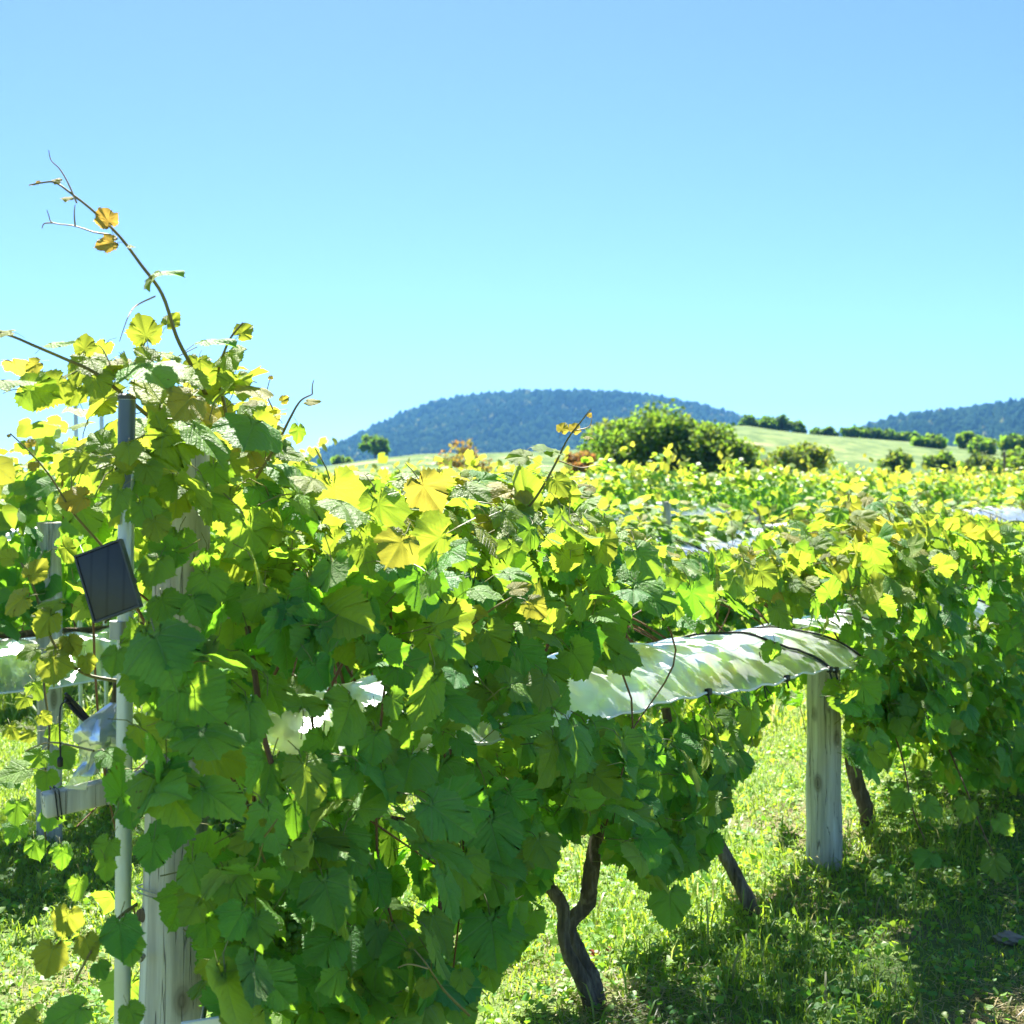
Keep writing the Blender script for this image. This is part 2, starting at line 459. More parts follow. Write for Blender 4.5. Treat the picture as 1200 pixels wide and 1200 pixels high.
def ridge(name, prof, d0, dc, d1, mat, x0, x1, nx=90, ny=26, bumps=0.0, seed=0):
    """a hill: crest profile given as photo bearings, base at d0, crest at dc, back foot at d1"""
    px = np.array([p[0] for p in prof], float); py = np.array([p[1] for p in prof], float)
    xs = np.linspace(x0, x1, nx); h = (560 - np.interp(xs, px, py)) / F * dc + CH
    V = []; loops = []; sizes = []
    ds = np.concatenate([np.linspace(d0, dc, ny), np.linspace(dc, d1, 8)[1:]])
    for d in ds:
        if d <= dc: u = (d - d0) / (dc - d0); k = math.sin(u * math.pi / 2) ** 1.15 if u > 0 else 0
        else: u = (d - dc) / (d1 - dc); k = math.cos(u * math.pi / 2)
        for i, x in enumerate(xs):
            X = (x - 600) / F * d
            z = h[i] * k - .6 * (1 - k) + bumps * k * math.sin(X * 5 / dc * 6 + seed) * math.sin(d / dc * 31 + X * .002)
            V.append((X, d, z))
    for a in range(len(ds) - 1):
        for i in range(nx - 1):
            q = a * nx + i; loops += [q, q + 1, q + 1 + nx, q + nx]; sizes.append(4)
    me = fast_mesh(name, V, loops, sizes, [mat]); o = link(name, me); tag(o, kind='structure')
    return o, np.array(V).reshape(len(ds), nx, 3)

HILL = [(-200, 556), (300, 553), (380, 547), (440, 539), (500, 533), (560, 533), (660, 530), (760, 520), (830, 506), (868, 502), (910, 508), (958, 513), (1075, 521), (1112, 525), (1200, 530), (1400, 536)]
hill, HV = ridge('hill', HILL, 90, 260, 420, M['field'], -150, 1400)
MTN = [(150, 566), (300, 560), (360, 546), (380, 536), (420, 517), (480, 493), (520, 482), (560, 474), (600, 469), (640, 466), (690, 465), (740, 469), (780, 476), (820, 486), (860, 498), (920, 515), (1000, 535), (1100, 556), (1150, 562)]
mountain, MV = ridge('mountain', MTN, 1500, 2300, 3000, M['slope'], 200, 1150, 100, 26, 6)
RH = [(880, 560), (960, 528), (1010, 512), (1040, 504), (1080, 496), (1120, 492), (1160, 485), (1200, 479), (1260, 472), (1350, 470), (1500, 490), (1600, 520)]
rhill, RV = ridge('wooded_hill', RH, 1100, 1700, 2300, M['slope'], 880, 1500, 70, 22, 4, 3)
rhill.name = 'hill.001'

def crowns(name, G, count, size, seed, label):
    """rounded and pointed tree crowns standing close on a far slope"""
    r = np.random.default_rng(seed); ny, nx = G.shape[:2]
    u = r.uniform(0, 21, count) if ny > 25 else r.uniform(0, ny - 1.01, count)
    u = np.clip(r.uniform(.05, 1, count) * (ny - 8) * 1.06, 0, ny - 1.01); v = r.uniform(0, nx - 1.01, count)
    a, b = u.astype(int), v.astype(int); fu, fv = (u - a)[:, None], (v - b)[:, None]
    p = (G[a, b] * (1 - fu) + G[a + 1, b] * fu) * (1 - fv) + (G[a, b + 1] * (1 - fu) + G[a + 1, b + 1] * fu) * fv
    p = p[p[:, 2] > 1]; m = len(p)
    s = size * r.uniform(.6, 1.35, m); hgt = s * r.uniform(.6, 1.15, m)
    k = 7; ring = [(.35, .0), (1.0, .25), (.75, .65), (.3, .92)]
    T = []
    for rr_, zz in ring:
        for j in range(k): T.append((rr_ * math.cos(6.283 * j / k), rr_ * math.sin(6.283 * j / k), zz))
    T.append((0, 0, 1.0)); T = np.array(T); nv = len(T)
    lo = []; sz = []
    for i in range(3):
        for j in range(k): lo += [i * k + j, i * k + (j + 1) % k, (i + 1) * k + (j + 1) % k, (i + 1) * k + j]; sz.append(4)
    for j in range(k): lo += [3 * k + j, 3 * k + (j + 1) % k, nv - 1]; sz.append(3)
    lo = np.array(lo); sz = np.array(sz)
    W = T[None] * np.stack([s * .5, s * .5, hgt], 1)[:, None, :] * r.uniform(.75, 1.25, (m, nv, 1)) + p[:, None, :]
    W[:, :, 2] -= 1.0
    me = fast_mesh(name, W.reshape(-1, 3), (lo[None] + (np.arange(m) * nv)[:, None]).ravel(), np.tile(sz, m), [M['forest']],
                   attrs={'tint': np.repeat(np.clip(r.random(m) * .6 + .4 * np.sin(p[:, 0] * .011 + 2 * np.sin(p[:, 1] * .008)) * np.sin(p[:, 2] * .05 + p[:, 0] * .006) + .2, 0, 1), nv), 'young': np.repeat((r.random(m) < .05) * r.random(m) * .5, nv)})
    return tag(link(name, me), label, 'forest', kind='stuff')
crowns('forest', MV, 17000, 10.5, 5, 'blue green forest covering the round mountain')
crowns('forest', RV, 8000, 9, 6, 'blue green forest covering the low hill at right')

# ------------------------------------------------------------------ the air
def haze():
    mb = MB(); mb.box((0, 0, 149), (11000, 11000, 300))
    o = mb.build('haze', M['white'], smooth=False); o.data.materials.clear()
    m = bpy.data.materials.new('haze_air'); m.use_nodes = True; t = m.node_tree; t.nodes.clear()
    out = t.nodes.new('ShaderNodeOutputMaterial'); v = t.nodes.new('ShaderNodeVolumePrincipled')
    v.inputs['Color'].default_value = (.16, .46, 1.0, 1); v.inputs['Density'].default_value = .00013; v.inputs['Anisotropy'].default_value = .1
    t.links.new(v.outputs[0], out.inputs['Volume']); o.data.materials.append(m)
    tag(o, kind='stuff')
haze()

# ------------------------------------------------------------------ trees
def tree(name, base, hgt, wid, seed, label, group=None, nleaf=2600, leaf=.16, hue=0.0, huevar=.1, dark=0.0, sub=7, low=.12):
    r = np.random.default_rng(seed); rnd = random.Random(seed)
    root = empty(name, base); tag(root, label, 'shrub' if 'shrub' in name else 'tree', group)
    tb = MB(); th = hgt * .55; lean = rnd.uniform(-.06, .06) * hgt
    pts = [Vector((lean * (i / 5) ** 2, 0, -.1 + th * i / 5)) for i in range(6)]
    rad = [max(.02, hgt * .035 * (1 - .13 * i)) for i in range(6)]
    tb.tube(pts, rad, 8, wob=.1, seed=seed)
    blobs = []
    for i in range(sub):
        a = 2 * math.pi * (i + rnd.random() * .6) / sub; q = rnd.uniform(.25, .75)
        zz = hgt * rnd.uniform(low + .22, .80); rad_ = wid * .5 * q * (1.15 - .5 * max(0, zz / hgt - .5))
        c = Vector((math.cos(a) * rad_, math.sin(a) * rad_, zz)); br = Vector((1, 1, .78)) * wid * rnd.uniform(.16, .26)
        blobs.append((c, br))
        s = pts[rnd.randint(1, 4)]
        tb.tube([s, (s + c) / 2 + Vector((0, 0, -.03 * hgt)), c], [hgt * .018, hgt * .012, hgt * .005], 5)
    blobs.append((Vector((lean, 0, hgt * .80)), Vector((1, 1, .8)) * wid * .22))
    tb.build('trunk', M['bark'], root)
    k = r.integers(0, len(blobs), nleaf); C = np.array([b[0] for b in blobs])[k]; S = np.array([b[1] for b in blobs])[k]
    d = r.normal(size=(nleaf, 3)); d /= np.linalg.norm(d, axis=1, keepdims=True)
    rr = r.random((nleaf, 1)) ** .45
    lump = 1 + .25 * np.sin(d[:, :1] * 7 + k[:, None]) * np.sin(d[:, 1:2] * 6 + d[:, 2:3] * 5)
    pos = C + d * S * rr * lump; pos[:, 2] = np.maximum(pos[:, 2], hgt * low * r.uniform(.5, 1.3, nleaf))
    nrm = d * .6 + r.normal(size=(nleaf, 3)) * .7 + np.array([0, 0, .5]); tip = r.normal(size=(nleaf, 3)) + d * .4 + np.array([0, 0, -.5])
    young = np.clip(hue + r.normal(0, huevar, nleaf), 0, 1)
    tint = np.clip(r.random(nleaf) * .7 + .3 * r.random(len(blobs))[k] - dark, 0, 1)
    me = leaves_mesh('crown', pos, nrm, tip, leaf * r.uniform(.6, 1.3, nleaf), tint, young, 2, seed, [M['tree_leaf'], M['stem']])
    link('crown', me, root)
    return root

def hill_z(x, d):
    h = (560 - np.interp(x, [p[0] for p in HILL], [p[1] for p in HILL])) / F * 260 + CH
    if d <= 90: return 0.0
    u = (d - 90) / 170.0
    if d > 260: return float(h * math.cos((d - 260) / 160 * math.pi / 2))
    k = math.sin(u * math.pi / 2) ** 1.15
    return float(h * k - .6 * (1 - k))

def ptree(name, x, ytop, d, wpx, label, **kw):
    """tree at bearing x, its top at photo height ytop, standing d metres off"""
    zb = hill_z(x, d); zt = CH + (560 - ytop) / F * d
    return tree(name, ((x - 600) / F * d, d, max(zb, -.2)), zt - max(zb, -.2), wpx / F * d, label=label, **kw)

# the clump of broad trees beyond the vines
ptree('broad_tree', 775, 472, 66, 165, 'big round crowned tree beyond the vineyard, tallest of the clump', seed=21, nleaf=9000, leaf=.17, sub=12, hue=.04, group='trees beyond the vineyard')
ptree('broad_tree', 717, 486, 70, 100, 'yellow green tree at the left of the tall broad tree', seed=22, nleaf=5200, leaf=.17, sub=9, hue=.16, group='trees beyond the vineyard')
ptree('broad_tree', 742, 482, 67, 90, 'green tree merging into the left flank of the tall broad tree', seed=31, nleaf=4600, leaf=.17, sub=9, hue=.06, group='trees beyond the vineyard')
ptree('broad_tree', 806, 480, 65, 90, 'green tree merging into the right flank of the tall broad tree', seed=32, nleaf=4600, leaf=.17, sub=9, hue=.05, group='trees beyond the vineyard')
ptree('shrub', 868, 512, 63, 60, 'low green shrub at the right foot of the tree clump', seed=33, nleaf=2200, leaf=.15, sub=8, hue=.12, group='trees beyond the vineyard')
ptree('broad_tree', 835, 490, 64, 110, 'olive green tree at the right shoulder of the tall broad tree', seed=23, nleaf=5200, leaf=.17, sub=9, hue=.08, group='trees beyond the vineyard')
ptree('shrub', 680, 522, 60, 52, 'reddish brown shrub at the foot of the broad trees', seed=24, nleaf=1500, leaf=.15, sub=7, hue=.85, huevar=.15, group='trees beyond the vineyard')
ptree('shrub', 545, 506, 62, 75, 'orange tinged bare topped shrub in front of the round mountain', seed=25, nleaf=1150, leaf=.13, sub=9, hue=.62, huevar=.2, group='trees beyond the vineyard')
ptree('broad_tree', 940, 515, 84, 72, 'single low round tree before the pale hill field', seed=26, nleaf=2600, leaf=.23, sub=9, hue=.22, group='trees beyond the vineyard')
ptree('shrub', 897, 537, 76, 55, 'low ochre shrub between the broad trees and round tree', seed=27, nleaf=1200, leaf=.18, sub=6, hue=.45, group='trees beyond the vineyard')
ptree('hill_tree', 439, 510, 255, 38, 'dark lone tree on the hillside under the mountain', seed=28, nleaf=1100, leaf=.55, sub=7, dark=.3)
ptree('shrub', 398, 536, 240, 26, 'small green shrub left of the lone hillside tree', seed=29, nleaf=500, leaf=.5, sub=5, dark=.1)
rt = [(877, 487, 24, 'small dark tree at the left end of the ridge trees'), (897, 489, 28, 'dark tree second along the ridge line'), (917, 487, 30, 'tallest dark tree of the ridge group'), (936, 493, 22, 'dark tree closing the ridge group at right'),
      (957, 502, 16, 'smallest ridge tree, slender and alone'), (972, 500, 16, 'slender ridge tree beside the smallest one'),
      (1000, 501, 32, 'wide dark tree right of the slender ridge pair'), (1022, 502, 26, 'dark bushy tree in the middle of the right ridge clump'), (1042, 505, 26, 'round dark tree on the ridge before the wooded hill'), (1064, 507, 26, 'last dark tree of the ridge clump')]
for i, (x, yt, wp, lb) in enumerate(rt):
    ptree('hill_tree', x, yt, 262, wp, lb, seed=40 + i, nleaf=800, leaf=.6, sub=6, dark=.35, group='trees along the ridge')
rr_ = [(1052, 527, 110, 48, 'bright green shrub tree below the wooded hill', 0.15), (1088, 515, 190, 40, 'mid green tree below the wooded hill at its left', .0),
       (1105, 530, 120, 46, 'olive low tree nearest the power pole', .12), (1134, 506, 200, 26, 'slender tall tree before the wooded hill', .0),
       (1150, 516, 180, 44, 'dense dark tree behind the power pole', .0), (1150, 533, 115, 60, 'low wide green tree left of the power pole', .15),
       (1192, 512, 190, 46, 'dark tree at the right edge of the far tree belt', .0), (1200, 525, 110, 66, 'wide green tree at the right edge before the belt', .1), (1228, 518, 130, 50, 'green tree cut by the right edge', .1)]
for i, (x, yt, d, wp, lb, hu) in enumerate(rr_):
    ptree('broad_tree', x, yt, d, wp, lb, seed=60 + i, nleaf=1500, leaf=.0028 * d, sub=8, hue=hu, dark=.15, group='trees below the wooded hill')
# power pole
pp = empty('utility_pole', PX(1177, 560, 100)); pp.location.z = hill_z(1177, 100); tag(pp, 'thin dark pole standing among the trees at right', 'pole')
mb = MB(); mb.tube([(0, 0, -.2), (0, 0, 1.5), (0, 0, 3.4)], [.11, .1, .085], 10); mb.build('pole', M['bark'], pp)
mb = MB(); mb.box((0, 0, 3.05), (.5, .07, .08), bev=.01); mb.build('crossarm', M['bark'], pp)

# ------------------------------------------------------------------ the front row
D = np.array([.565, .825, 0]); NN = np.array([.825, -.565, 0]); ORG = np.array([-.6, 2.47, 0])
def row(t, off, z, base=ORG):
    t, off, z = np.broadcast_arrays(np.asarray(t, float), np.asarray(off, float), np.asarray(z, float))
    return base + t[..., None] * D + off[..., None] * NN + z[..., None] * np.array([0, 0, 1.0])
def rv(t, off, z, base=ORG): return Vector(row(t, off, z, base).tolist())
def proj(p): return 600 + F * p[..., 0] / p[..., 1], 560 + F * (CH - p[..., 2]) / p[..., 1]

def inpoly(x, y, poly):
    c = np.zeros(x.shape, bool); n = len(poly)
    for i in range(n):
        (x1, y1), (x2, y2) = poly[i], poly[(i + 1) % n]
        hit = ((y1 > y) != (y2 > y)) & (x < (x2 - x1) * (y - y1) / (y2 - y1 + 1e-9) + x1)
        c ^= hit
    return c

tk = np.array([-.6, -.25, 0, .2, .38, .5, 1, 1.3, 1.5, 2, 2.5, 3, 3.5, 4, 5, 6, 7])
top_z = np.array([1.5, 1.62, 1.66, 1.60, 1.42, 1.37, 1.40, 1.40, 1.30, 1.15, 1.20, 1.27, 1.36, 1.29, 1.22, 1.2, 1.2])
bk = np.array([-.6, -.2, 0, .3, .5, .8, 1.0, 1.25, 1.5, 2, 2.3, 2.5, 3, 3.4, 4, 5, 7])
bot_z = np.array([.75, .55, .42, .22, .15, .15, .22, .42, .38, .30, .42, .58, .55, .25, .15, .15, .15])
TOPC = [(-50, 400), (0, 400), (60, 405), (130, 395), (210, 390), (290, 400), (310, 450), (355, 520), (378, 560), (440, 560), (520, 545), (600, 535), (660, 535), (700, 580), (740, 615), (800, 645), (860, 640), (920, 612), (990, 572), (1040, 575), (1100, 592), (1200, 615), (1400, 620)]
BOTC = [(0, 1240), (540, 1240), (600, 1150), (632, 1060), (645, 1000), (700, 1000), (740, 1040), (785, 1080), (812, 1050), (838, 980), (880, 890), (900, 835), (945, 838), (985, 850), (1000, 930), (1040, 945), (1090, 995), (1130, 975), (1200, 970), (1400, 980)]
FILMW = [(672, 805), (705, 778), (790, 745), (870, 728), (940, 728), (1015, 760), (1010, 805), (900, 835), (740, 872), (695, 865)]
def front_leaves(N):
    r = rng
    t = r.uniform(-.45, 7.0, N); top = np.interp(t, tk, top_z); bot = np.interp(t, bk, bot_z)
    wd = .30 + .05 * np.sin(t * 2.3 + 1) + .12 * (t > 3.2); mode = r.random(N)
    P = np.zeros((N, 3)); Nv = np.zeros((N, 3)); UP = np.array([0, 0, 1.0])
    lump = .05 * np.sin(t * 9 + 1.7) + .04 * np.sin(t * 17)
    # upper mound over the film
    a = r.uniform(R(-25), R(205), N); q = 1 - .55 * r.random(N) ** 1.6
    zc = .97 + (top - .97) * .38; off = (wd + lump) * np.cos(a) * q
    z = zc + np.where(np.sin(a) > 0, top - zc, zc - .94) * np.sin(a) * q + .03 * r.normal(size=N)
    up = mode < .42
    P[up] = row(t, off, z)[up]; Nv[up] = (np.cos(a)[:, None] * NN + (np.sin(a) + .35)[:, None] * UP)[up]
    # lower skirt, hanging under the film
    s = r.choice([-1, 1], N, p=[.35, .65]); z2 = bot + (.80 - bot) * r.random(N); off2 = s * (wd * (.45 + .5 * r.random(N)) + lump)
    lo = (mode >= .42) & (mode < .70)
    P[lo] = row(t, off2, z2)[lo]; Nv[lo] = (s[:, None] * NN + .45 * UP)[lo]
    # curtain of leaves falling over the near side
    z3 = bot + (np.minimum(top, 1.28) - bot) * r.random(N); off3 = wd - .06 + .20 * r.random(N) + lump
    cu = mode >= .70
    P[cu] = row(t, off3, z3)[cu]; Nv[cu] = (NN[None] + (.30 + .5 * r.random(N))[:, None] * UP)[cu]
    Nv += np.where(Nv[:, :1] > 0, -.18, 0) * D
    size = .050 + .058 * r.random(N) ** 1.15; spx = size * F / P[:, 1]
    tip = -UP[None] * r.uniform(.4, 1.2, (N, 1)) + Nv * .45 + r.normal(size=(N, 3)) * .52
    nrm = Nv + r.normal(size=(N, 3)) * .66
    tdir = basis(nrm, tip)[:, :, 1]; px, py = proj(P + tdir * size[:, None] * .38); u = r.random(N)
    keep = np.ones(N, bool)
    keep &= py > np.interp(px, *zip(*TOPC)) + spx * .42
    keep &= py < np.interp(px, *zip(*BOTC)) - spx * .45
    near = (P - ORG) @ NN
    keep &= ~(inpoly(px, py, FILMW) & (near > -.12) & (u < .985))
    film2 = (px > 640) & (px < 1010) & (py > 690) & (py < 860) & (near > .12) & (P[:, 2] > .765) & (u < .6)
    keep &= ~film2
    keep &= ~((px > 235) & (px < 470) & (py > 800) & (py < 880) & (u < .62))
    keep &= ~((np.abs(near) < .33) & (P[:, 2] > .79) & (P[:, 2] < .96) & (u < .8))
    keep &= ~((P[:, 1] < 2.16) & (P[:, 2] > 1.15)) & (P[:, 1] > 1.92)
    keep &= ~((px < 620) & (py > 800) & (r.random(N) < .10))
    keep &= ~((px > 62) & (px < 178) & (py > 600) & (py < 760) & (P[:, 1] < 2.5))            # panel
    keep &= ~((px > 128) & (px < 170) & (py > 440) & (py < 520) & (u < .8))
    keep &= ~((px > 60) & (px < 158) & (py > 760) & (py < 960) & (u < .9))  # tied film end, arm
    keep &= ~((px > 115) & (px < 160) & (py > 930) & (u < .85))            # pipe
    keep &= ~((px > 150) & (px < 250) & (py > 960) & (u < .90))            # wooden post
    keep &= ~((px > 190) & (px < 235) & (py > 560) & (py < 720) & (u < .2))
    keep &= ~((px < 75) & (py > 470)); keep &= ~((px < 130) & (py > 745))
    keep &= ~((px > 935) & (px < 998) & (py > 800))
    keep &= ~((px > 985) & (px < 1200) & (py > 900) & (u < .45))
    keep &= ~((px > 150) & (px < 250) & (py > 985) & (u < .97))
    keep &= ~((t > 1.2) & (t < 2.9) & (P[:, 2] > .95) & (r.random(N) < .22))
    keep &= ~((t > 1.4) & (t < 2.8) & (P[:, 2] > .95) & (r.random(N) < .25))
    # thin the dark hollow in the middle so that depth shows
    keep &= ~((px > 400) & (px < 520) & (py > 930) & (py < 1100) & (near > .2) & (u < .65))
    hi = np.clip((P[:, 2] - (top - .30)) / .35, 0, 1)
    young = np.clip(hi * r.random(N) * .75 + (r.random(N) < .40) * r.uniform(.0, .38, N) + ((t < .35) & (P[:, 2] > 1.25)) * r.uniform(0, .35, N), 0, .7)
    size = size * (1 - .25 * hi * r.random(N))
    tint = np.clip(r.random(N), 0, 1)
    k = keep
    return P[k], nrm[k], tip[k], size[k], tint[k], young[k], t[k]
FL = front_leaves(12000)

# leaves that stand out in the near vine: photo x, y, width px, metres off, tip angle in the view, upward tilt, yaw, age
BIG = [(368, 690, 68, 2.30, -80, 25, 10, .1), (208, 625, 58, 2.22, -95, 20, -8, .15), (242, 672, 60, 2.20, -75, 30, 15, .1), (290, 690, 62, 2.25, -100, 25, 0, .1),
       (188, 700, 60, 2.18, -60, 30, -20, .1), (165, 755, 44, 2.18, -110, 20, 10, .15), (222, 790, 66, 2.15, -90, 20, 8, .2), (270, 805, 50, 2.3, -60, 30, 20, .05),
       (215, 850, 66, 2.12, -95, 25, 10, .05), (318, 890, 76, 2.15, -95, 30, 0, .1), (370, 890, 70, 2.2, -55, 40, 25, .05), (398, 975, 80, 2.2, -60, 40, 25, .1),
       (380, 1030, 84, 2.1, -75, 35, 10, .1), (440, 830, 46, 2.5, -80, 30, 0, .05), (520, 890, 88, 2.55, -110, 25, 10, .1), (532, 750, 76, 2.5, -90, 30, 0, .15),
       (575, 960, 88, 2.55, -80, 30, 15, .0), (540, 1005, 80, 2.45, -85, 25, -5, .15), (575, 1075, 92, 2.5, -85, 40, 5, .0), (600, 1050, 60, 2.75, -70, 10, 30, .1),
       (275, 1020, 66, 2.05, -100, 25, 0, .15), (300, 1075, 56, 2.0, -80, 25, 0, .15), (225, 1010, 58, 2.05, -70, 25, -15, .05), (180, 985, 54, 2.05, -95, 15, 10, .0),
       (215, 965, 70, 2.1, -150, 55, 0, .0), (355, 980, 60, 2.3, -90, 20, -30, .1), (230, 1060, 40, 2.0, -120, 35, 15, .25), (255, 1130, 48, 2.0, -70, 30, 0, .3),
       (140, 1080, 62, 2.0, -80, 30, -10, .0), (95, 1180, 66, 2.0, -140, 60, 0, .0), (125, 880, 44, 2.15, -60, 60, 20, .0), (440, 690, 58, 2.4, -85, 35, 0, .1),
       (395, 560, 70, 2.5, -20, 60, 0, .4), (300, 570, 56, 2.3, -50, 40, 10, .05), (345, 590, 62, 2.4, -60, 40, 20, .05), (160, 560, 50, 2.2, -110, 30, -10, .1),
       (250, 545, 56, 2.35, -80, 35, 0, .05), (130, 530, 60, 2.25, -130, 30, -20, .35), (105, 530, 56, 2.3, -150, 25, -30, .4), (180, 610, 42, 2.1, -70, 20, 0, .45),
       (600, 850, 40, 2.7, -80, 25, 10, .3), (655, 905, 30, 2.85, -95, 10, 40, .45), (690, 850, 78, 2.95, -70, 40, 10, .0), (770, 890, 70, 3.3, -85, 35, 15, .0),
       (760, 990, 70, 3.35, -80, 35, 15, .0), (785, 1045, 60, 3.3, -90, 25, 5, .05), (862, 815, 40, 3.9, -85, 20, 35, .1), (880, 855, 32, 4.1, -70, 5, 20, .5), (835, 930, 60, 3.7, -100, 15, 40, .1),
       (700, 740, 66, 3.0, -80, 30, 0, .2), (640, 780, 60, 2.85, -75, 40, 10, .1), (985, 800, 50, 4.5, -90, 30, 0, .2), (1010, 850, 48, 4.6, -70, 30, 10, .1), (1090, 1000, 42, 4.5, -120, 60, 0, .0), (1165, 1005, 44, 4.5, -90, 40, 0, .3),
       (1030, 1040, 1, 4.5, -90, 50, 0, .1), (720, 760, 50, 3.1, -60, 30, 0, .3), (620, 700, 70, 2.7, -40, 50, 10, .1), (590, 620, 60, 2.8, -30, 60, 0, .35), (660, 600, 56, 2.8, -80, 5, 60, .2), (636, 640, 62, 2.75, -85, 5, -60, .15),
       (470, 560, 70, 2.75, 10, 65, 0, .35), (545, 570, 60, 2.85, -60, 55, 0, .3), (510, 650, 60, 2.6, 70, 20, 30, .3), (150, 1180, 40, 2.0, -60, 30, 0, .1), (140, 575, 50, 2.1, -110, 25, -10, .2), (165, 590, 48, 2.12, -70, 30, 10, .1), (150, 520, 44, 2.1, -80, 40, 0, .35), (138, 762, 44, 2.08, -100, 25, 0, .1), (160, 795, 48, 2.08, -80, 25, 10, .15), (150, 940, 46, 2.08, -75, 25, 0, .05), (128, 985, 40, 2.08, -110, 20, 0, .1), (172, 735, 44, 2.1, -70, 30, 0, .2), (125, 1010, 34, 2.06, -80, 12, 50, .05), (186, 655, 50, 2.15, -100, 25, 0, .15), (226, 700, 54, 2.18, -70, 30, 10, .1), (182, 600, 46, 2.16, -80, 35, -10, .25), (205, 560, 50, 2.2, -95, 35, 0, .2), (170, 545, 44, 2.15, -60, 30, 0, .3), (190, 815, 52, 2.1, -85, 28, 0, .1), (165, 860, 44, 2.1, -100, 25, 10, .05)]
def hand(spec):
    P, Nm, Tp, S, Ti, Yg = [], [], [], [], [], []
    for (x, y, wpx, Y, ta, pitch, yaw, age) in spec:
        P.append(PX(x, y, Y)); n = Vector((0, -math.cos(R(pitch)), math.sin(R(pitch)))); n = Matrix.Rotation(R(yaw), 3, 'Z') @ n
        Nm.append(n); Tp.append(Vector((math.cos(R(ta)), -.15, math.sin(R(ta))))); S.append(wpx / F * Y / 1.22); Ti.append(random.random()); Yg.append(age)
    return [np.array(a, float) for a in (P, Nm, Tp, S, Ti, Yg)]
HB = hand(BIG)
ht = (HB[0] - ORG) @ D

VINES = [(.36, -.6, .86, 'nearest vine, climbing tall over the end post and metal pipe'),
         (1.40, .86, 1.86, 'vine on a twisted double trunk left of the plastic cover'),
         (2.32, 1.86, 2.95, 'vine on a thin leaning trunk under the plastic cover'),
         (3.63, 2.95, 4.15, 'vine just behind the round wooden post, hanging low on its right'),
         (4.70, 4.15, 5.25, 'dense vine second from the round post towards the right edge'),
         (5.80, 5.25, 9, 'vine at the far right end of the front row')]
vine_roots = []
def wob_path(a, b, n, amp, seed, sag=0.0):
    r = random.Random(seed); a, b = Vector(a), Vector(b); out = []
    for i in range(n + 1):
        u = i / n; k = math.sin(u * math.pi)
        out.append(a.lerp(b, u) + Vector((r.uniform(-1, 1), r.uniform(-1, 1), r.uniform(-1, 1))) * amp * k + Vector((0, 0, sag * k)))
    return out
def smooth_path(pts, n=5):
    pts = [Vector(p) for p in pts]; out = []
    P = [pts[0] * 2 - pts[1]] + pts + [pts[-1] * 2 - pts[-2]]
    for i in range(1, len(P) - 2):
        p0, p1, p2, p3 = P[i - 1:i + 3]
        for k in range(n):
            u = k / n
            out.append(.5 * ((2 * p1) + (p2 - p0) * u + (2 * p0 - 5 * p1 + 4 * p2 - p3) * u * u + (3 * p1 - p0 - 3 * p2 + p3) * u ** 3))
    out.append(pts[-1]); return out

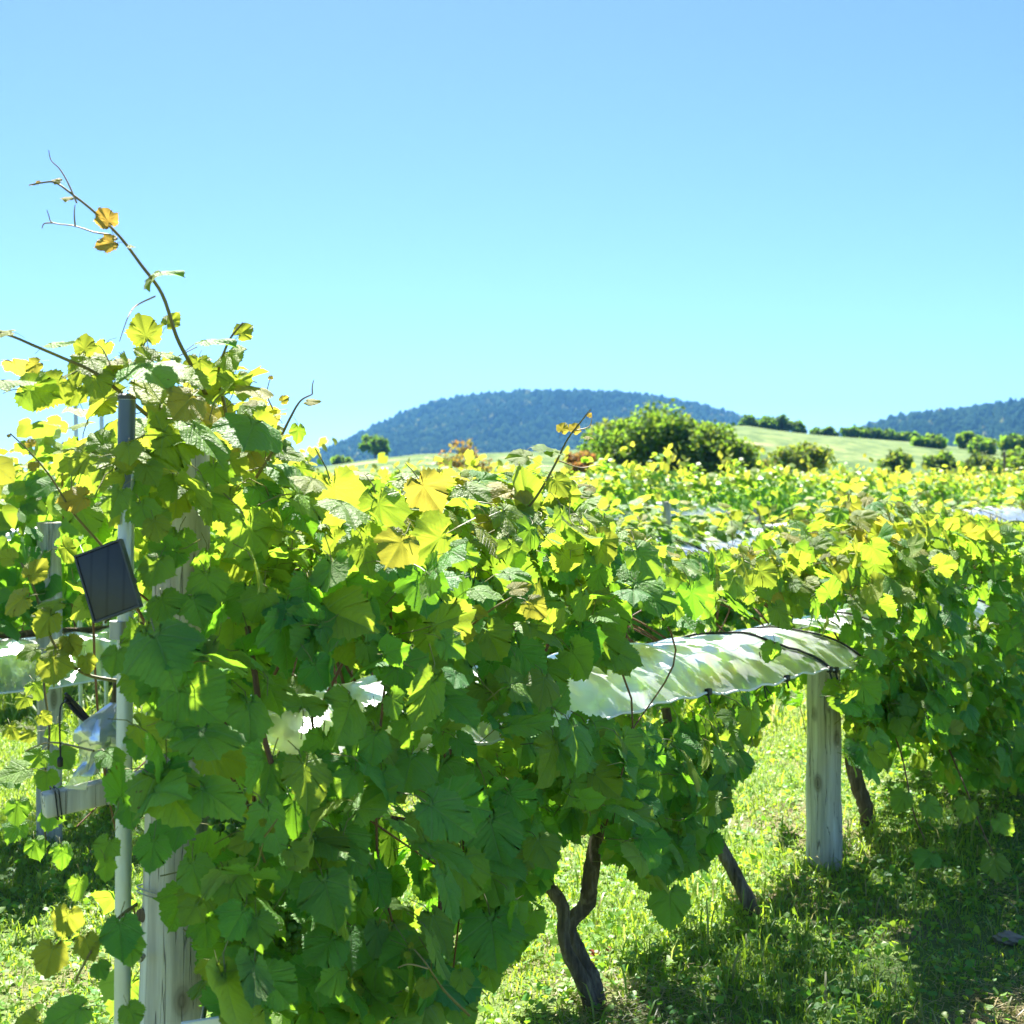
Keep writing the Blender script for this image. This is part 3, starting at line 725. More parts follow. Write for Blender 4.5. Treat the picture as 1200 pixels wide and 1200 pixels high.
for vi, (tt, ta, tb_, lb) in enumerate(VINES):
    root = empty('grape_vine', row(tt, 0, 0)); tag(root, lb, 'grape vine', 'grape vines of the front row'); vine_roots.append(root)
    o = Vector(row(tt, 0, 0).tolist())
    sel = (FL[6] >= ta) & (FL[6] < tb_); hs = (ht >= ta) & (ht < tb_)
    arr = [np.concatenate([FL[k][sel], HB[k][hs]]) for k in range(6)]
    arr[0] = arr[0] - np.array(o)
    link('foliage', leaves_mesh('foliage', *arr, 0, vi), root)
    # trunk(s)
    def trunk(pts, rads, seed):
        mb = MB(); q = smooth_path([Vector(p) - o for p in pts], 6); m = len(q)
        rr = np.interp(np.linspace(0, 1, m), np.linspace(0, 1, len(rads)), rads)
        mb.tube(q, list(rr), 12, wob=.14, seed=seed); mb.build('trunk', M['bark'], root)
    if vi == 1:
        Y = 3.6
        trunk([PX(697, 1200, Y), PX(688, 1160, Y), PX(662, 1108, Y - .03), PX(660, 1064, Y - .02), PX(642, 1034, Y), PX(636, 985, Y), PX(655, 900, Y), PX(675, 850, Y)], [.026, .021, .016, .017, .015, .013, .012, .011], 1)
        trunk([PX(702, 1200, Y + .02), PX(694, 1150, Y + .03), PX(676, 1112, Y + .04), PX(668, 1084, Y + .04), PX(688, 1058, Y + .03), PX(691, 1030, Y), PX(700, 980, Y + .05), PX(720, 860, Y + .1)], [.028, .023, .020, .019, .021, .021, .018, .014], 2)
    elif vi == 2:
        Y = 4.35
        trunk([PX(886, 1085, Y), PX(876, 1055, Y), PX(858, 1018, Y), PX(842, 990, Y), PX(815, 950, Y), PX(790, 880, Y), PX(780, 830, Y)], [.027, .024, .021, .021, .019, .018, .014], 3)
    elif vi == 3:
        Y = 5.45
        trunk([PX(1018, 985, Y), PX(1016, 950, Y), PX(1004, 915, Y), PX(998, 880, Y), PX(1005, 830, Y), PX(1010, 800, Y)], [.034, .031, .028, .026, .02, .014], 4)
    else:
        trunk([row(tt, 0, -.05), row(tt + .02, .03, .2), row(tt - .03, -.01, .42), row(tt + .03, 0, .62), row(tt + .12, 0, .72)], [.04, .034, .03, .026, .018], 5 + vi)
    # cordon along the fruit wire
    mb = MB(); mb.tube([p - o for p in smooth_path(wob_path(rv(max(ta, -.05) + (.12 if vi == 3 else 0), -.02, .60), rv(min(tb_, tt + .75) - (.45 if vi == 2 else 0), -.02, .60), 7, .04, vi), 3)], [.012] * 22, 9, wob=.12)
    mb.build('cordon', M['bark'], root)
    # canes: rise from the cordon, arch outward and hang
    for k in range(9):
        rn = random.Random(vi * 50 + k); t0 = rn.uniform(max(ta, 0), min(tb_, tt + .8)); sgn = 1 if rn.random() < .7 else -1
        tp = min(float(np.interp(t0 + q, tk, top_z)) for q in (-.3, 0, .3)) - .22; e = rn.uniform(.30, .42) * sgn
        zend = max(float(np.interp(t0, bk, bot_z)) + .1, rn.uniform(.2, .9))
        if 1.2 < t0 < 3.2: e = -abs(e)
        pts = smooth_path([rv(t0, 0, .74), rv(t0 + rn.uniform(-.1, .1), e * .35, .74 + (tp - .74) * .6), rv(t0 + rn.uniform(-.15, .15), e * .8, tp),
                           rv(t0 + rn.uniform(-.2, .2), e * 1.02, (tp + zend) / 2), rv(t0 + rn.uniform(-.25, .25), e * 1.0, zend)], 5)
        mb = MB(); mb.tube([p - o for p in pts], list(np.linspace(.0038, .0018, len(pts))), 6); mb.build('cane', M['cane'], root)

def shoot(root, pts, r0, r1, leaf_specs, tendrils=(), mat='green_shoot', name='young_shoot'):
    o = Vector(root.location); q = smooth_path([PX(*p) - o for p in pts], 5)
    mb = MB(); mb.tube(q, list(np.linspace(r0, r1, len(q))), 7); s = mb.build(name, M[mat], root)
    if leaf_specs:
        a = hand(leaf_specs)
        for i in range(len(leaf_specs)):
            b = [x[i:i + 1] for x in a]; b[0] = b[0] - np.array(o)
            link('leaf', leaves_mesh('leaf', *b, 0, random.randint(0, 999)), s)
    for td in tendrils:
        mb = MB(); qq = smooth_path([PX(*p) - o for p in td], 6); mb.tube(qq, list(np.linspace(.0016, .0007, len(qq))), 5); mb.build('tendril', M['tendril'], s)
    return s
A = vine_roots[0]; B = vine_roots[1]
shoot(A, [(245, 470, 2.42), (225, 430, 2.38), (207, 395, 2.35), (190, 345, 2.33), (165, 310, 2.32), (140, 277, 2.32), (110, 248, 2.31), (85, 228, 2.30), (65, 214, 2.30), (50, 214, 2.3), (34, 217, 2.3)], .0038, .0012,
      [(128, 262, 34, 2.31, 110, 15, 20, .95), (133, 283, 34, 2.31, 190, 30, 0, .95), (70, 212, 15, 2.3, 160, 40, 0, .7), (84, 231, 20, 2.3, 165, 60, 0, .7), (187, 318, 46, 2.3, -20, 72, 0, .15),
       (178, 322, 34, 2.33, -70, 30, -50, .4), (150, 288, 12, 2.31, 30, 60, 0, .5), (40, 216, 9, 2.3, 180, 60, 0, .9), (46, 214, 8, 2.3, 150, 30, 0, .95)],
      [[(90, 238, 2.3), (80, 215, 2.3), (70, 198, 2.3), (60, 188, 2.3), (57, 176, 2.3)], [(130, 275, 2.31), (110, 272, 2.31), (88, 265, 2.31), (62, 261, 2.31), (57, 252, 2.31), (55, 246, 2.31)], [(88, 265, 2.31), (87, 250, 2.31), (88, 240, 2.31)],
       [(62, 261, 2.31), (52, 262, 2.31), (49, 268, 2.31)], [(182, 347, 2.33), (160, 358, 2.33), (150, 372, 2.20), (140, 400, 2.35)]])
shoot(A, [(230, 520, 2.4), (190, 500, 2.36), (145, 463, 2.32), (110, 436, 2.3), (75, 420, 2.28), (40, 405, 2.26), (14, 394, 2.25), (-20, 384, 2.24)], .004, .0018,
      [(12, 388, 34, 2.25, 190, 65, 0, .5), (58, 402, 46, 2.26, -10, 72, -10, .1), (45, 425, 26, 2.27, 210, 20, 0, .65), (72, 445, 58, 2.28, 230, 20, 10, .45), (98, 412, 34, 2.3, 80, 15, 10, .5),
       (110, 440, 50, 2.3, -60, 30, -10, .4), (135, 430, 46, 2.32, -20, 55, 0, .3), (90, 455, 36, 2.29, -110, 20, 0, .4), (172, 398, 50, 2.35, 100, 12, 15, .5), (196, 380, 30, 2.4, 60, 30, 0, .45)],
      [[(135, 440, 2.31), (122, 412, 2.31), (115, 404, 2.31)]])
shoot(A, [(270, 520, 2.45), (262, 470, 2.42), (255, 440, 2.4), (268, 400, 2.4), (285, 378, 2.4)], .0035, .0016,
      [(240, 398, 58, 2.38, -10, 74, 5, .05), (268, 412, 50, 2.4, -60, 40, -30, .4), (280, 392, 30, 2.4, 50, 20, 0, .5), (232, 420, 44, 2.38, -95, 25, 0, .45), (278, 440, 36, 2.42, -70, 20, 10, .35), (262, 430, 40, 2.4, -110, 25, 20, .35)])
shoot(A, [(300, 560, 2.45), (325, 520, 2.45), (340, 490, 2.45), (352, 470, 2.45), (366, 462, 2.45)], .003, .0013,
      [(314, 488, 28, 2.45, 170, 50, 0, .6), (360, 470, 24, 2.45, 0, 60, 0, .65), (330, 470, 15, 2.44, 40, 20, 0, .7), (318, 500, 38, 2.45, -150, 30, 0, .5), (300, 470, 22, 2.45, 175, 65, 0, .6), (350, 500, 30, 2.46, -80, 5, 50, .2), (317, 444, 8, 2.45, 90, 20, 0, .8), (352, 545, 36, 2.5, -60, 20, 30, .15)],
      [[(320, 480, 2.45), (313, 462, 2.45), (316, 445, 2.45)], [(366, 462, 2.45), (366, 452, 2.45), (368, 445, 2.45)]])
# yellow shoot at the left, in front of the neighbouring row
shoot(A, [(150, 800, 2.2), (100, 790, 2.2), (70, 765, 2.2), (52, 730, 2.2), (40, 690, 2.22), (25, 660, 2.24)], .003, .0015,
      [(35, 675, 40, 2.2, 60, 30, 0, .55), (28, 700, 46, 2.2, 200, 30, -20, .55), (60, 720, 44, 2.18, -120, 25, 10, .5), (62, 770, 50, 2.18, -80, 30, 0, .5), (42, 760, 34, 2.2, 210, 50, 0, .35), (70, 705, 40, 2.2, 200, 65, 0, .3), (80, 748, 34, 2.2, -60, 30, 20, .55),
       (100, 770, 30, 2.2, -70, 20, 0, .5), (15, 655, 30, 2.24, 150, 20, 0, .45), (80, 755, 40, 2.2, 190, 40, 0, .5)])
shoot(A, [(120, 640, 2.3), (85, 600, 2.3), (60, 560, 2.3), (35, 530, 2.3), (12, 508, 2.3)], .0024, .001,
      [(98, 582, 46, 2.3, 190, 30, 0, .8), (42, 548, 18, 2.3, 140, 30, 0, .75), (36, 522, 16, 2.3, 100, 30, 0, .8), (135, 590, 40, 2.28, 180, 55, 0, .3), (12, 510, 7, 2.3, 170, 40, 0, .95)])
shoot(A, [(160, 1060, 2.1), (140, 1075, 2.05), (110, 1110, 2.0), (88, 1150, 2.0)], .003, .0015,
      [(80, 1068, 46, 2.0, -100, 10, 0, .52), (62, 1110, 52, 2.0, -105, 10, 10, .55), (100, 1100, 40, 2.0, -70, 15, 0, .52), (115, 1130, 30, 2.0, -60, 40, 0, .1), (75, 995, 36, 2.05, -70, 8, 62, .0), (95, 1030, 38, 2.05, -110, 8, 60, .05), (150, 1100, 46, 2.0, -75, 25, 0, .0), (42, 1195, 40, 2.0, 200, 40, 0, .4)])
shoot(A, [(75, 745, 2.75), (52, 790, 2.72), (58, 860, 2.66), (50, 930, 2.62), (55, 1000, 2.6)], .003, .0015, [])
shoot(A, [(110, 880, 2.2), (60, 870, 2.3), (30, 880, 2.35)], .002, .001, [(38, 858, 26, 2.3, 200, 30, 0, .5), (30, 900, 50, 2.35, -150, 60, 0, .2), (70, 880, 40, 2.3, -60, 40, 0, .1), (20, 940, 40, 2.4, -80, 25, 0, .1), (12, 850, 30, 2.5, -60, 30, 0, .45), (58, 770, 36, 2.9, -100, 30, 0, .3), (40, 800, 34, 2.8, -60, 30, 10, .2), (66, 850, 34, 2.7, -80, 30, 0, .15), (48, 880, 40, 2.6, -120, 35, 0, .1), (60, 950, 36, 2.6, -90, 30, 0, .0), (40, 985, 34, 2.6, -70, 30, 0, .1), (22, 965, 36, 2.6, -110, 40, 0, .05), (70, 990, 30, 2.6, -80, 35, 10, .1), (55, 905, 34, 2.5, -90, 30, 20, .2), (30, 815, 26, 2.6, -110, 30, 0, .4), (10, 905, 38, 2.5, -60, 50, 0, .1), (48, 838, 24, 2.6, -40, 20, 0, .5), (75, 925, 26, 2.5, -100, 20, 0, .1)])
# stiff shoot standing up in the middle of the row, and two smaller ones
shoot(B, [(600, 620, 2.95), (630, 580, 2.95), (650, 545, 2.95), (665, 515, 2.95), (680, 495, 2.95), (692, 480, 2.95)], .003, .0012,
      [(658, 505, 18, 2.95, 70, 15, 0, .75), (672, 505, 18, 2.95, 60, 15, 10, .8), (650, 560, 40, 2.95, -60, 25, 10, .45), (628, 522, 32, 2.95, 10, 72, 0, .2), (642, 528, 28, 2.95, 0, 68, 0, .3), (618, 535, 38, 2.97, 150, 50, 0, .4), (686, 512, 14, 2.95, 10, 70, 0, .7), (690, 488, 8, 2.95, 60, 20, 0, .9)],
      [[(672, 505, 2.95), (690, 500, 2.95), (694, 488, 2.95)], [(655, 540, 2.95), (680, 548, 2.95), (700, 545, 2.95), (706, 548, 2.95)]])
shoot(B, [(520, 770, 2.5), (545, 740, 2.45), (575, 715, 2.42), (600, 700, 2.42)], .003, .0014,
      [(500, 700, 48, 2.42, 5, 75, 0, .3), (545, 715, 40, 2.42, -20, 60, 0, .6), (600, 690, 34, 2.42, 40, 55, 0, .65), (620, 705, 38, 2.42, -40, 30, 0, .6), (555, 690, 52, 2.45, 5, 74, 0, .1), (590, 670, 50, 2.5, 0, 74, 0, .1), (545, 735, 30, 2.4, -90, 20, 0, .6)])
shoot(B, [(550, 1190, 2.2), (520, 1160, 2.15), (500, 1130, 2.12), (485, 1112, 2.12)], .0022, .001,
      [(500, 1150, 30, 2.12, -95, 10, 10, .42), (480, 1120, 11, 2.12, 160, 20, 0, .5), (482, 1110, 9, 2.12, 100, 20, 0, .5), (540, 1140, 36, 2.2, -80, 20, 0, .2)], [[(502, 1135, 2.12), (480, 1130, 2.12), (466, 1134, 2.12)]])
shoot(A, [(310, 1010, 2.05), (305, 990, 2.03), (318, 970, 2.02), (325, 960, 2.02)], .0022, .001,
      [(318, 975, 10, 2.02, 80, 20, 0, .5), (290, 985, 34, 2.02, 200, 30, 0, .4), (340, 995, 40, 2.03, -40, 35, 0, .3), (310, 965, 12, 2.02, 150, 20, 0, .55)])
Dv = vine_roots[3]
shoot(Dv, [(1030, 820, 4.75), (1055, 880, 4.62), (1070, 950, 4.55), (1084, 985, 4.5)], .0035, .002, [(1060, 930, 34, 4.55, -120, 25, 0, .1), (1085, 940, 36, 4.5, -40, 30, 10, .1)], mat='cane')
shoot(vine_roots[4], [(1100, 850, 5.0), (1130, 920, 4.7), (1150, 970, 4.55), (1163, 998, 4.5)], .0035, .002, [(1135, 940, 36, 4.6, -110, 25, 0, .2), (1170, 960, 34, 4.5, -50, 30, 0, .1)], mat='cane')
shoot(A, [(290, 735, 2.25), (300, 800, 2.2), (306, 850, 2.17), (318, 895, 2.15)], .0052, .0045, [], mat='cane', name='cane')
shoot(B, [(515, 940, 2.6), (518, 1020, 2.58), (514, 1090, 2.55), (518, 1140, 2.55)], .0050, .004, [], mat='cane', name='cane')
shoot(A, [(240, 800, 2.3), (265, 850, 2.3), (290, 870, 2.25), (250, 850, 2.2)], .003, .002, [], mat='cane', name='cane')
# grapes in the shade of the near vine
def grapes(root, x, y, Y, n, seed):
    o = Vector(root.location); rn = random.Random(seed); mb = MB()
    import bmesh
    bm = bmesh.new(); bmesh.ops.create_icosphere(bm, subdivisions=2, radius=1); bm.verts.index_update()
    vs = [v.co.copy() for v in bm.verts]; fs = [tuple(v.index for v in f.verts) for f in bm.faces]; bm.free()
    c = PX(x, y, Y) - o; done = []
    for i in range(n):
        for _ in range(40):
            u = rn.random(); a = rn.uniform(0, 6.28); q = .030 * (1 - .65 * u) * math.sqrt(rn.uniform(.4, 1))
            p = Vector((math.cos(a) * q, math.sin(a) * q, .06 - u * .12))
            if all((p - d).length > .0125 for d in done): break
        done.append(p); rr = rn.uniform(.0072, .0088); mb.add([v * rr + p + c for v in vs], fs)
    mb.tube([c + Vector((0, 0, .12)), c + Vector((.004, 0, .06)), c], .0015, 5)
    mb.build('grape_cluster', M['grape'], root)
grapes(A, 335, 1100, 2.28, 46, 1); grapes(A, 268, 1000, 2.45, 40, 2)

# ------------------------------------------------------------------ posts, film and fittings of the front row
def post(name, base, top, r0, r1, label, group=None, n=20, seed=1, flat=.0):
    root = empty(name, base); tag(root, label, 'post', group); mb = MB(); v = Vector(top) - Vector(base); k = 12
    mb.tube([v * (i / k) + Vector((.002 * math.sin(i * 1.3 + seed), .002 * math.cos(i * 1.7), 0)) + Vector((0, 0, -.05 if i == 0 else 0)) for i in range(k + 1)], list(np.linspace(r0, r1, k + 1)), n, wob=.018, seed=seed)
    mb.build('shaft', M['wood'], root)
    return root
b0 = PX(200, 1200, 2.47); b0.z = 0; b0.x = (196 - 600) / F * 2.47
endp = post('wooden_post', b0, PX(215, 520, 2.47), .064, .046, 'thick pale weathered end post half buried in the nearest vine', 'wooden vineyard posts')
for yy, rad in ((1043, .062), (878, .058)):
    c = PX(203, yy, 2.47) - b0; mb = MB()
    for q in range(2):
        mb.tube([c + Vector((math.cos(a) * rad, math.sin(a) * rad, q * .008 + .006 * math.sin(a * 2))) for a in np.linspace(0, 6.283, 26)], .0014, 5, cap=False)
    mb.build('wire_wrap', M['wire'], endp)
mb = MB(); c = PX(177, 1107, 2.47) - b0 + Vector((0, -.060, 0)); mb.tube([c, c + Vector((0, -.012, 0))], .0065, 12); mb.tube([c + Vector((0, -.012, 0)), c + Vector((0, -.016, 0))], [.006, .0035], 12)
mb.build('bolt', M['wire'], endp)
rb = rv(3.0, 0, 0); rb.x = (965.5 - 600) / F * 4.9; rb.y = 4.9
post('wooden_post', rb, rb + Vector((0.0, 0, .77)), .063, .056, 'round grey wooden post standing in the sunlit grass, bare below', 'wooden vineyard posts', seed=5)
# galvanised pipe
g0 = PX(140, 1200, 2.20); g0.z = 0
pr = empty('metal_pipe', g0); tag(pr, 'tall galvanised metal pipe beside the weathered end post', 'pipe')
mb = MB(); gt = PX(149, 468, 2.20) - g0; mb.tube([Vector((0, 0, -.05)), gt * .5, gt], .0126, 18); mb.build('tube', M['pipe'], pr)
mb = MB(); mb.tube([gt, gt + Vector((0, 0, .006)), gt + Vector((0, 0, .009))], [.0148, .0148, .011], 18); mb.build('end_cap', M['frame'], pr)
mb = MB(); mb.tube([gt + (PX(147, 572, 2.20) - PX(149, 468, 2.20)), gt + Vector((0, 0, -.001))], .0136, 18); mb.build('shade_tube', M['pipe_shade'], pr)  # added tube around the pipe top, leaf shade put in as dark colour
for yy in (930, 738):
    mb = MB(); c = PX(141, yy, 2.20) - g0; mb.tube([c + Vector((0, 0, -.014)), c + Vector((0, 0, .014))], .0168, 16); mb.box(c + Vector((.02, 0, 0)), (.016, .012, .02), bev=.002); mb.build('clamp', M['wire'], pr)
# thin stakes behind
for (x, yt, lb) in ((96, 476, 'thin grey stake left of the pipe top, the farther left'), (126, 470, 'thin grey stake just left of the pipe top')):
    s0 = PX(x, 600, 6.7); s0.z = 0; s = empty('stake', s0); tag(s, lb, 'stake'); mb = MB(); tp = PX(x + 2, yt, 6.7) - s0; tp.x = -.03
    mb.tube([Vector((0, 0, -.05)), tp * .5, tp], .0105, 10); mb.tube([tp, tp + Vector((0, 0, .015))], [.0125, .009], 10); mb.build('rod', M['pipe'], s)
# cross arm
arm0, arm1 = PX(50, 944, 2.30), PX(262, 896, 2.45); ar = empty('cross_arm', (arm0 + arm1) / 2); tag(ar, 'weathered wooden cross arm tied to the end post, bare end sticking out', 'beam')
d_ = arm1 - arm0; Mx = d_.to_track_quat('X', 'Z').to_matrix(); mb = MB(); mb.box((0, 0, 0), (d_.length, .032, .040), Mx, bev=.004)
ob = mb.build('beam', M['wood'], ar)
mb = MB(); c = arm0.lerp(arm1, .06) - Vector(ar.location)
for q in range(2): mb.tube([c + Mx @ Vector((q * .006, .019 * sx, .024 * sz)) for sx, sz in ((-1, -1), (1, -1), (1, 1), (-1, 1), (-1, -1))], .0013, 5, cap=False)
mb.build('wire_tie', M['black'], ar)

def film(t0, t1, hw, ze0, ze1, rise, label, base=ORG, hoops=(), clips=(), seed=0, nt_=90, group='plastic rain covers', rough=1.0):
    o = rv((t0 + t1) / 2, 0, 0, base); root = empty('rain_cover', o); tag(root, label, 'rain cover', group); r = np.random.default_rng(seed)
    ns = 26; T = np.linspace(t0, t1, nt_); S = np.linspace(-1, 1, ns); ph = r.uniform(0, 6.3, 8)
    TT, SS = np.meshgrid(T, S, indexing='ij')
    z = ze0 + (ze1 - ze0) * (TT - t0) / (t1 - t0) + rise * (1 - SS ** 2)
    z += rough * (.005 * np.sin(TT * 23 + SS * 3 + ph[0]) * (1 - SS ** 2 * .6) + .004 * np.sin(TT * 41 + SS * 6 + ph[1]) + .007 * np.sin(TT * 7 + ph[2]) * (np.abs(SS) - .2)) - .004 * np.sin((TT - t0) * 2.1) ** 2 * np.abs(SS) ** 3
    offs = SS * hw + .008 * np.sin(TT * 9 + ph[3]) * SS
    V = row(TT, offs, z, base) - np.array(o); V = V.reshape(-1, 3)
    i, j = np.meshgrid(np.arange(nt_ - 1), np.arange(ns - 1), indexing='ij'); a = (i * ns + j).ravel()
    loops = np.stack([a, a + ns, a + ns + 1, a + 1], 1).ravel()
    sheet = link('film_sheet', fast_mesh('film_sheet', V, loops, np.full(len(a), 4), [M['film']]), root)
    G = V.reshape(nt_, ns, 3)
    for sgn in (0, ns - 1):
        mb = MB(); mb.tube([Vector(p.tolist()) for p in G[::3, sgn]], .0035, 6); mb.build('edge_cord', M['white'], root)
    for (th, rd, sk) in hoops:
        mb = MB(); pts = []
        for k in range(ns):
            ti = min(nt_ - 1, max(0, int((th + sk * (1 - S[k]) - t0) / (t1 - t0) * (nt_ - 1)))); p = G[ti, k]; pts.append(Vector(p.tolist()) + Vector((0, 0, rd + .001)))
        mb.tube(pts, rd, 7); mb.build('hoop', M['black'], root)
    for tc in clips:
        ti = min(nt_ - 1, max(0, int((tc - t0) / (t1 - t0) * (nt_ - 1)))); p = Vector(G[ti, ns - 1].tolist()); mb = MB()
        Mc = Matrix.Rotation(math.atan2(D[1], D[0]), 3, 'Z')
        mb.box(p, (.022, .014, .018), Mc, bev=.003); mb.tube([p + Vector((0, 0, -.01)), p + Vector((.004, -.008, -.028))], .003, 6); mb.build('clip', M['black'], root)
    return root
f1 = film(.05, 2.68, .285, .860, .770, .092, 'long clear plastic rain cover over the front row, half hidden by leaves', hoops=((2.36, .0042, -.10), (2.66, .004, 0)), clips=(1.55, 2.02, 2.36, 2.40, 2.58), seed=3, nt_=200)
film(2.74, 6.9, .285, .785, .74, .085, 'clear plastic rain cover buried in leaves beyond the round post', hoops=((3.2, .004, 0), (4.4, .004, 0)), seed=4, nt_=160)
# cord ends at the clip
mb = MB(); o = Vector(f1.location); k = PX(895, 800, 4.06) - o
for a, b in ((-14, -26), (-20, -12), (-6, -36), (10, 14), (4, 22), (-10, 8)): mb.tube(smooth_path([k, k + Vector((a * .4 / 400, -.006, -b * .6 / 400)), k + Vector((a / 400, -.01, -b / 400))], 4), .0018, 5)
mb.build('knot', M['black'], f1)
# gathered end of the film, tied down on the arm
ge = PX(122, 860, 2.26); gr = empty('plastic_bundle', ge); tag(gr, 'bunched clear plastic sheet end tied against the metal pipe', 'plastic sheet')
mb = MB(); V = []; fs = []; n1, n2 = 22, 26
for i in range(n1 + 1):
    u = i / n1; zz = .050 - u * .115
    prof = np.interp(u, [0, .12, .35, .5, .68, .8, 1], [.008, .020, .037, .038, .024, .012, .018])
    for j in range(n2):
        a = 2 * math.pi * j / n2; rr = prof * (1 + .16 * math.sin(a * 5 + u * 6) + .09 * math.sin(a * 9 - u * 11) + .06 * math.sin(a * 3 + 9 * u))
        V.append((math.cos(a) * rr * 1.05 - .035 * max(0, u - .55) * 2 + .02 * max(0, .25 - u) * 4, math.sin(a) * rr, zz))
for i in range(n1):
    for j in range(n2):
        a, b = i * n2 + j, i * n2 + (j + 1) % n2; fs.append((a, b, b + n2, a + n2))
mb.add(V, fs); mb.build('gathered_film', M['film'], gr)
mb = MB(); V2 = [(x * .8, y * .8, z * .96) for x, y, z in V]; mb.add(V2, fs); mb.build('inner_fold', M['cream'], gr)
mb = MB(); pts = [PX(108, 884, 2.25), PX(98, 905, 2.26), PX(88, 925, 2.27)]
V = []; fs = []
for i, p in enumerate(smooth_path(pts, 5)):
    for sx in (-1, 1): V.append(p - ge + Vector((sx * (.012 + .0006 * i), -.004 * sx, 0)))
for i in range(len(V) // 2 - 1): fs.append((2 * i, 2 * i + 1, 2 * i + 3, 2 * i + 2))
mb.add(V, fs); mb.build('strap', M['film'], gr)
# dark panel on the pipe
pc = PX(127, 681, 2.13); pn = empty('solar_panel', pc); tag(pn, 'small tilted dark grey panel clamped to the metal pipe', 'panel')
Mp = Matrix.Rotation(R(-19), 3, 'Y') @ Matrix.Rotation(R(-8), 3, 'X') @ Matrix.Rotation(R(-8), 3, 'Z')
mb = MB(); mb.box((0, 0, 0), (.074, .010, .102), Mp, bev=.002); pb = mb.build('back_plate', M['board'], pn)
mb = MB()
for sx in (-1, 1): mb.box(Mp @ Vector((sx * .0378, 0, 0)), (.003, .013, .108), Mp)
for sz in (-1, 1): mb.box(Mp @ Vector((0, .0003, sz * .0525)), (.072, .0126, .003), Mp)
mb.build('frame', M['frame'], pn)
mb = MB(); mb.tube([Mp @ Vector((.01, .006, 0)), Vector((.020, .068, -.005))], .006, 8); mb.build('bracket', M['frame'], pn)
# cable bundle with a hanging lead and plug
cb0 = PX(95, 835, 2.28); cb = empty('cable_bundle', cb0); tag(cb, 'tied bundle of black cable ends with one lead hanging down', 'cable'); mb = MB()
for i in range(14):
    rn = random.Random(i); e = PX(80 + rn.uniform(-6, 4), 816 + rn.uniform(-5, 5), 2.28 + rn.uniform(-.01, .01)) - cb0; s = PX(108 + rn.uniform(-3, 3), 852 + rn.uniform(-2, 2), 2.28) - cb0
    mb.tube(smooth_path([s, s.lerp(e, .55) + Vector((rn.uniform(-1, 1), rn.uniform(-1, 1), 0)) * .005, e], 4), .0028, 6)
mb.build('cable_end', M['black'], cb)
mb = MB(); mb.tube(smooth_path([PX(84, 822, 2.27) - cb0, PX(72, 826, 2.26) - cb0, PX(70, 850, 2.26) - cb0, PX(71, 888, 2.26) - cb0], 6), .0014, 6); mb.build('lead', M['black'], cb)
mb = MB(); k = PX(70.5, 893, 2.26) - cb0; mb.tube([k + Vector((0, 0, .009)), k + Vector((0, 0, .006)), k + Vector((0, 0, -.006)), k + Vector((0, 0, -.008))], [.002, .0048, .0048, .003], 10); mb.build('plug', M['black'], cb)
# white plate low on the end post
wp0 = PX(250, 1212, 2.10); wp = empty('white_board', wp0); tag(wp, 'white board fixed low on the front of the end post', 'board')
Mw = Matrix.Rotation(R(-9), 3, 'Y') @ Matrix.Rotation(R(18), 3, 'X'); mb = MB(); mb.box((0, 0, 0), (.086, .006, .058), Mw, bev=.0015); mb.build('plate', M['white'], wp)
mb = MB(); mb.tube([Vector((-.02, .004, 0)), Vector((-.05, .20, 0))], .004, 8); mb.build('fixing', M['wire'], wp)

# wires of the front row
for (off, z, lb) in ((0, .745, 'fruit wire carrying the cordons of the front row'), (0, 1.10, 'upper trellis wire of the front row')):
    mb = MB(); mb.tube([rv(t, off, z + .01 * math.sin(t * 2)) for t in np.linspace(-.02, 9, 40)], .0016, 5); tag(mb.build('trellis_wire', M['wire']), lb, 'wire')

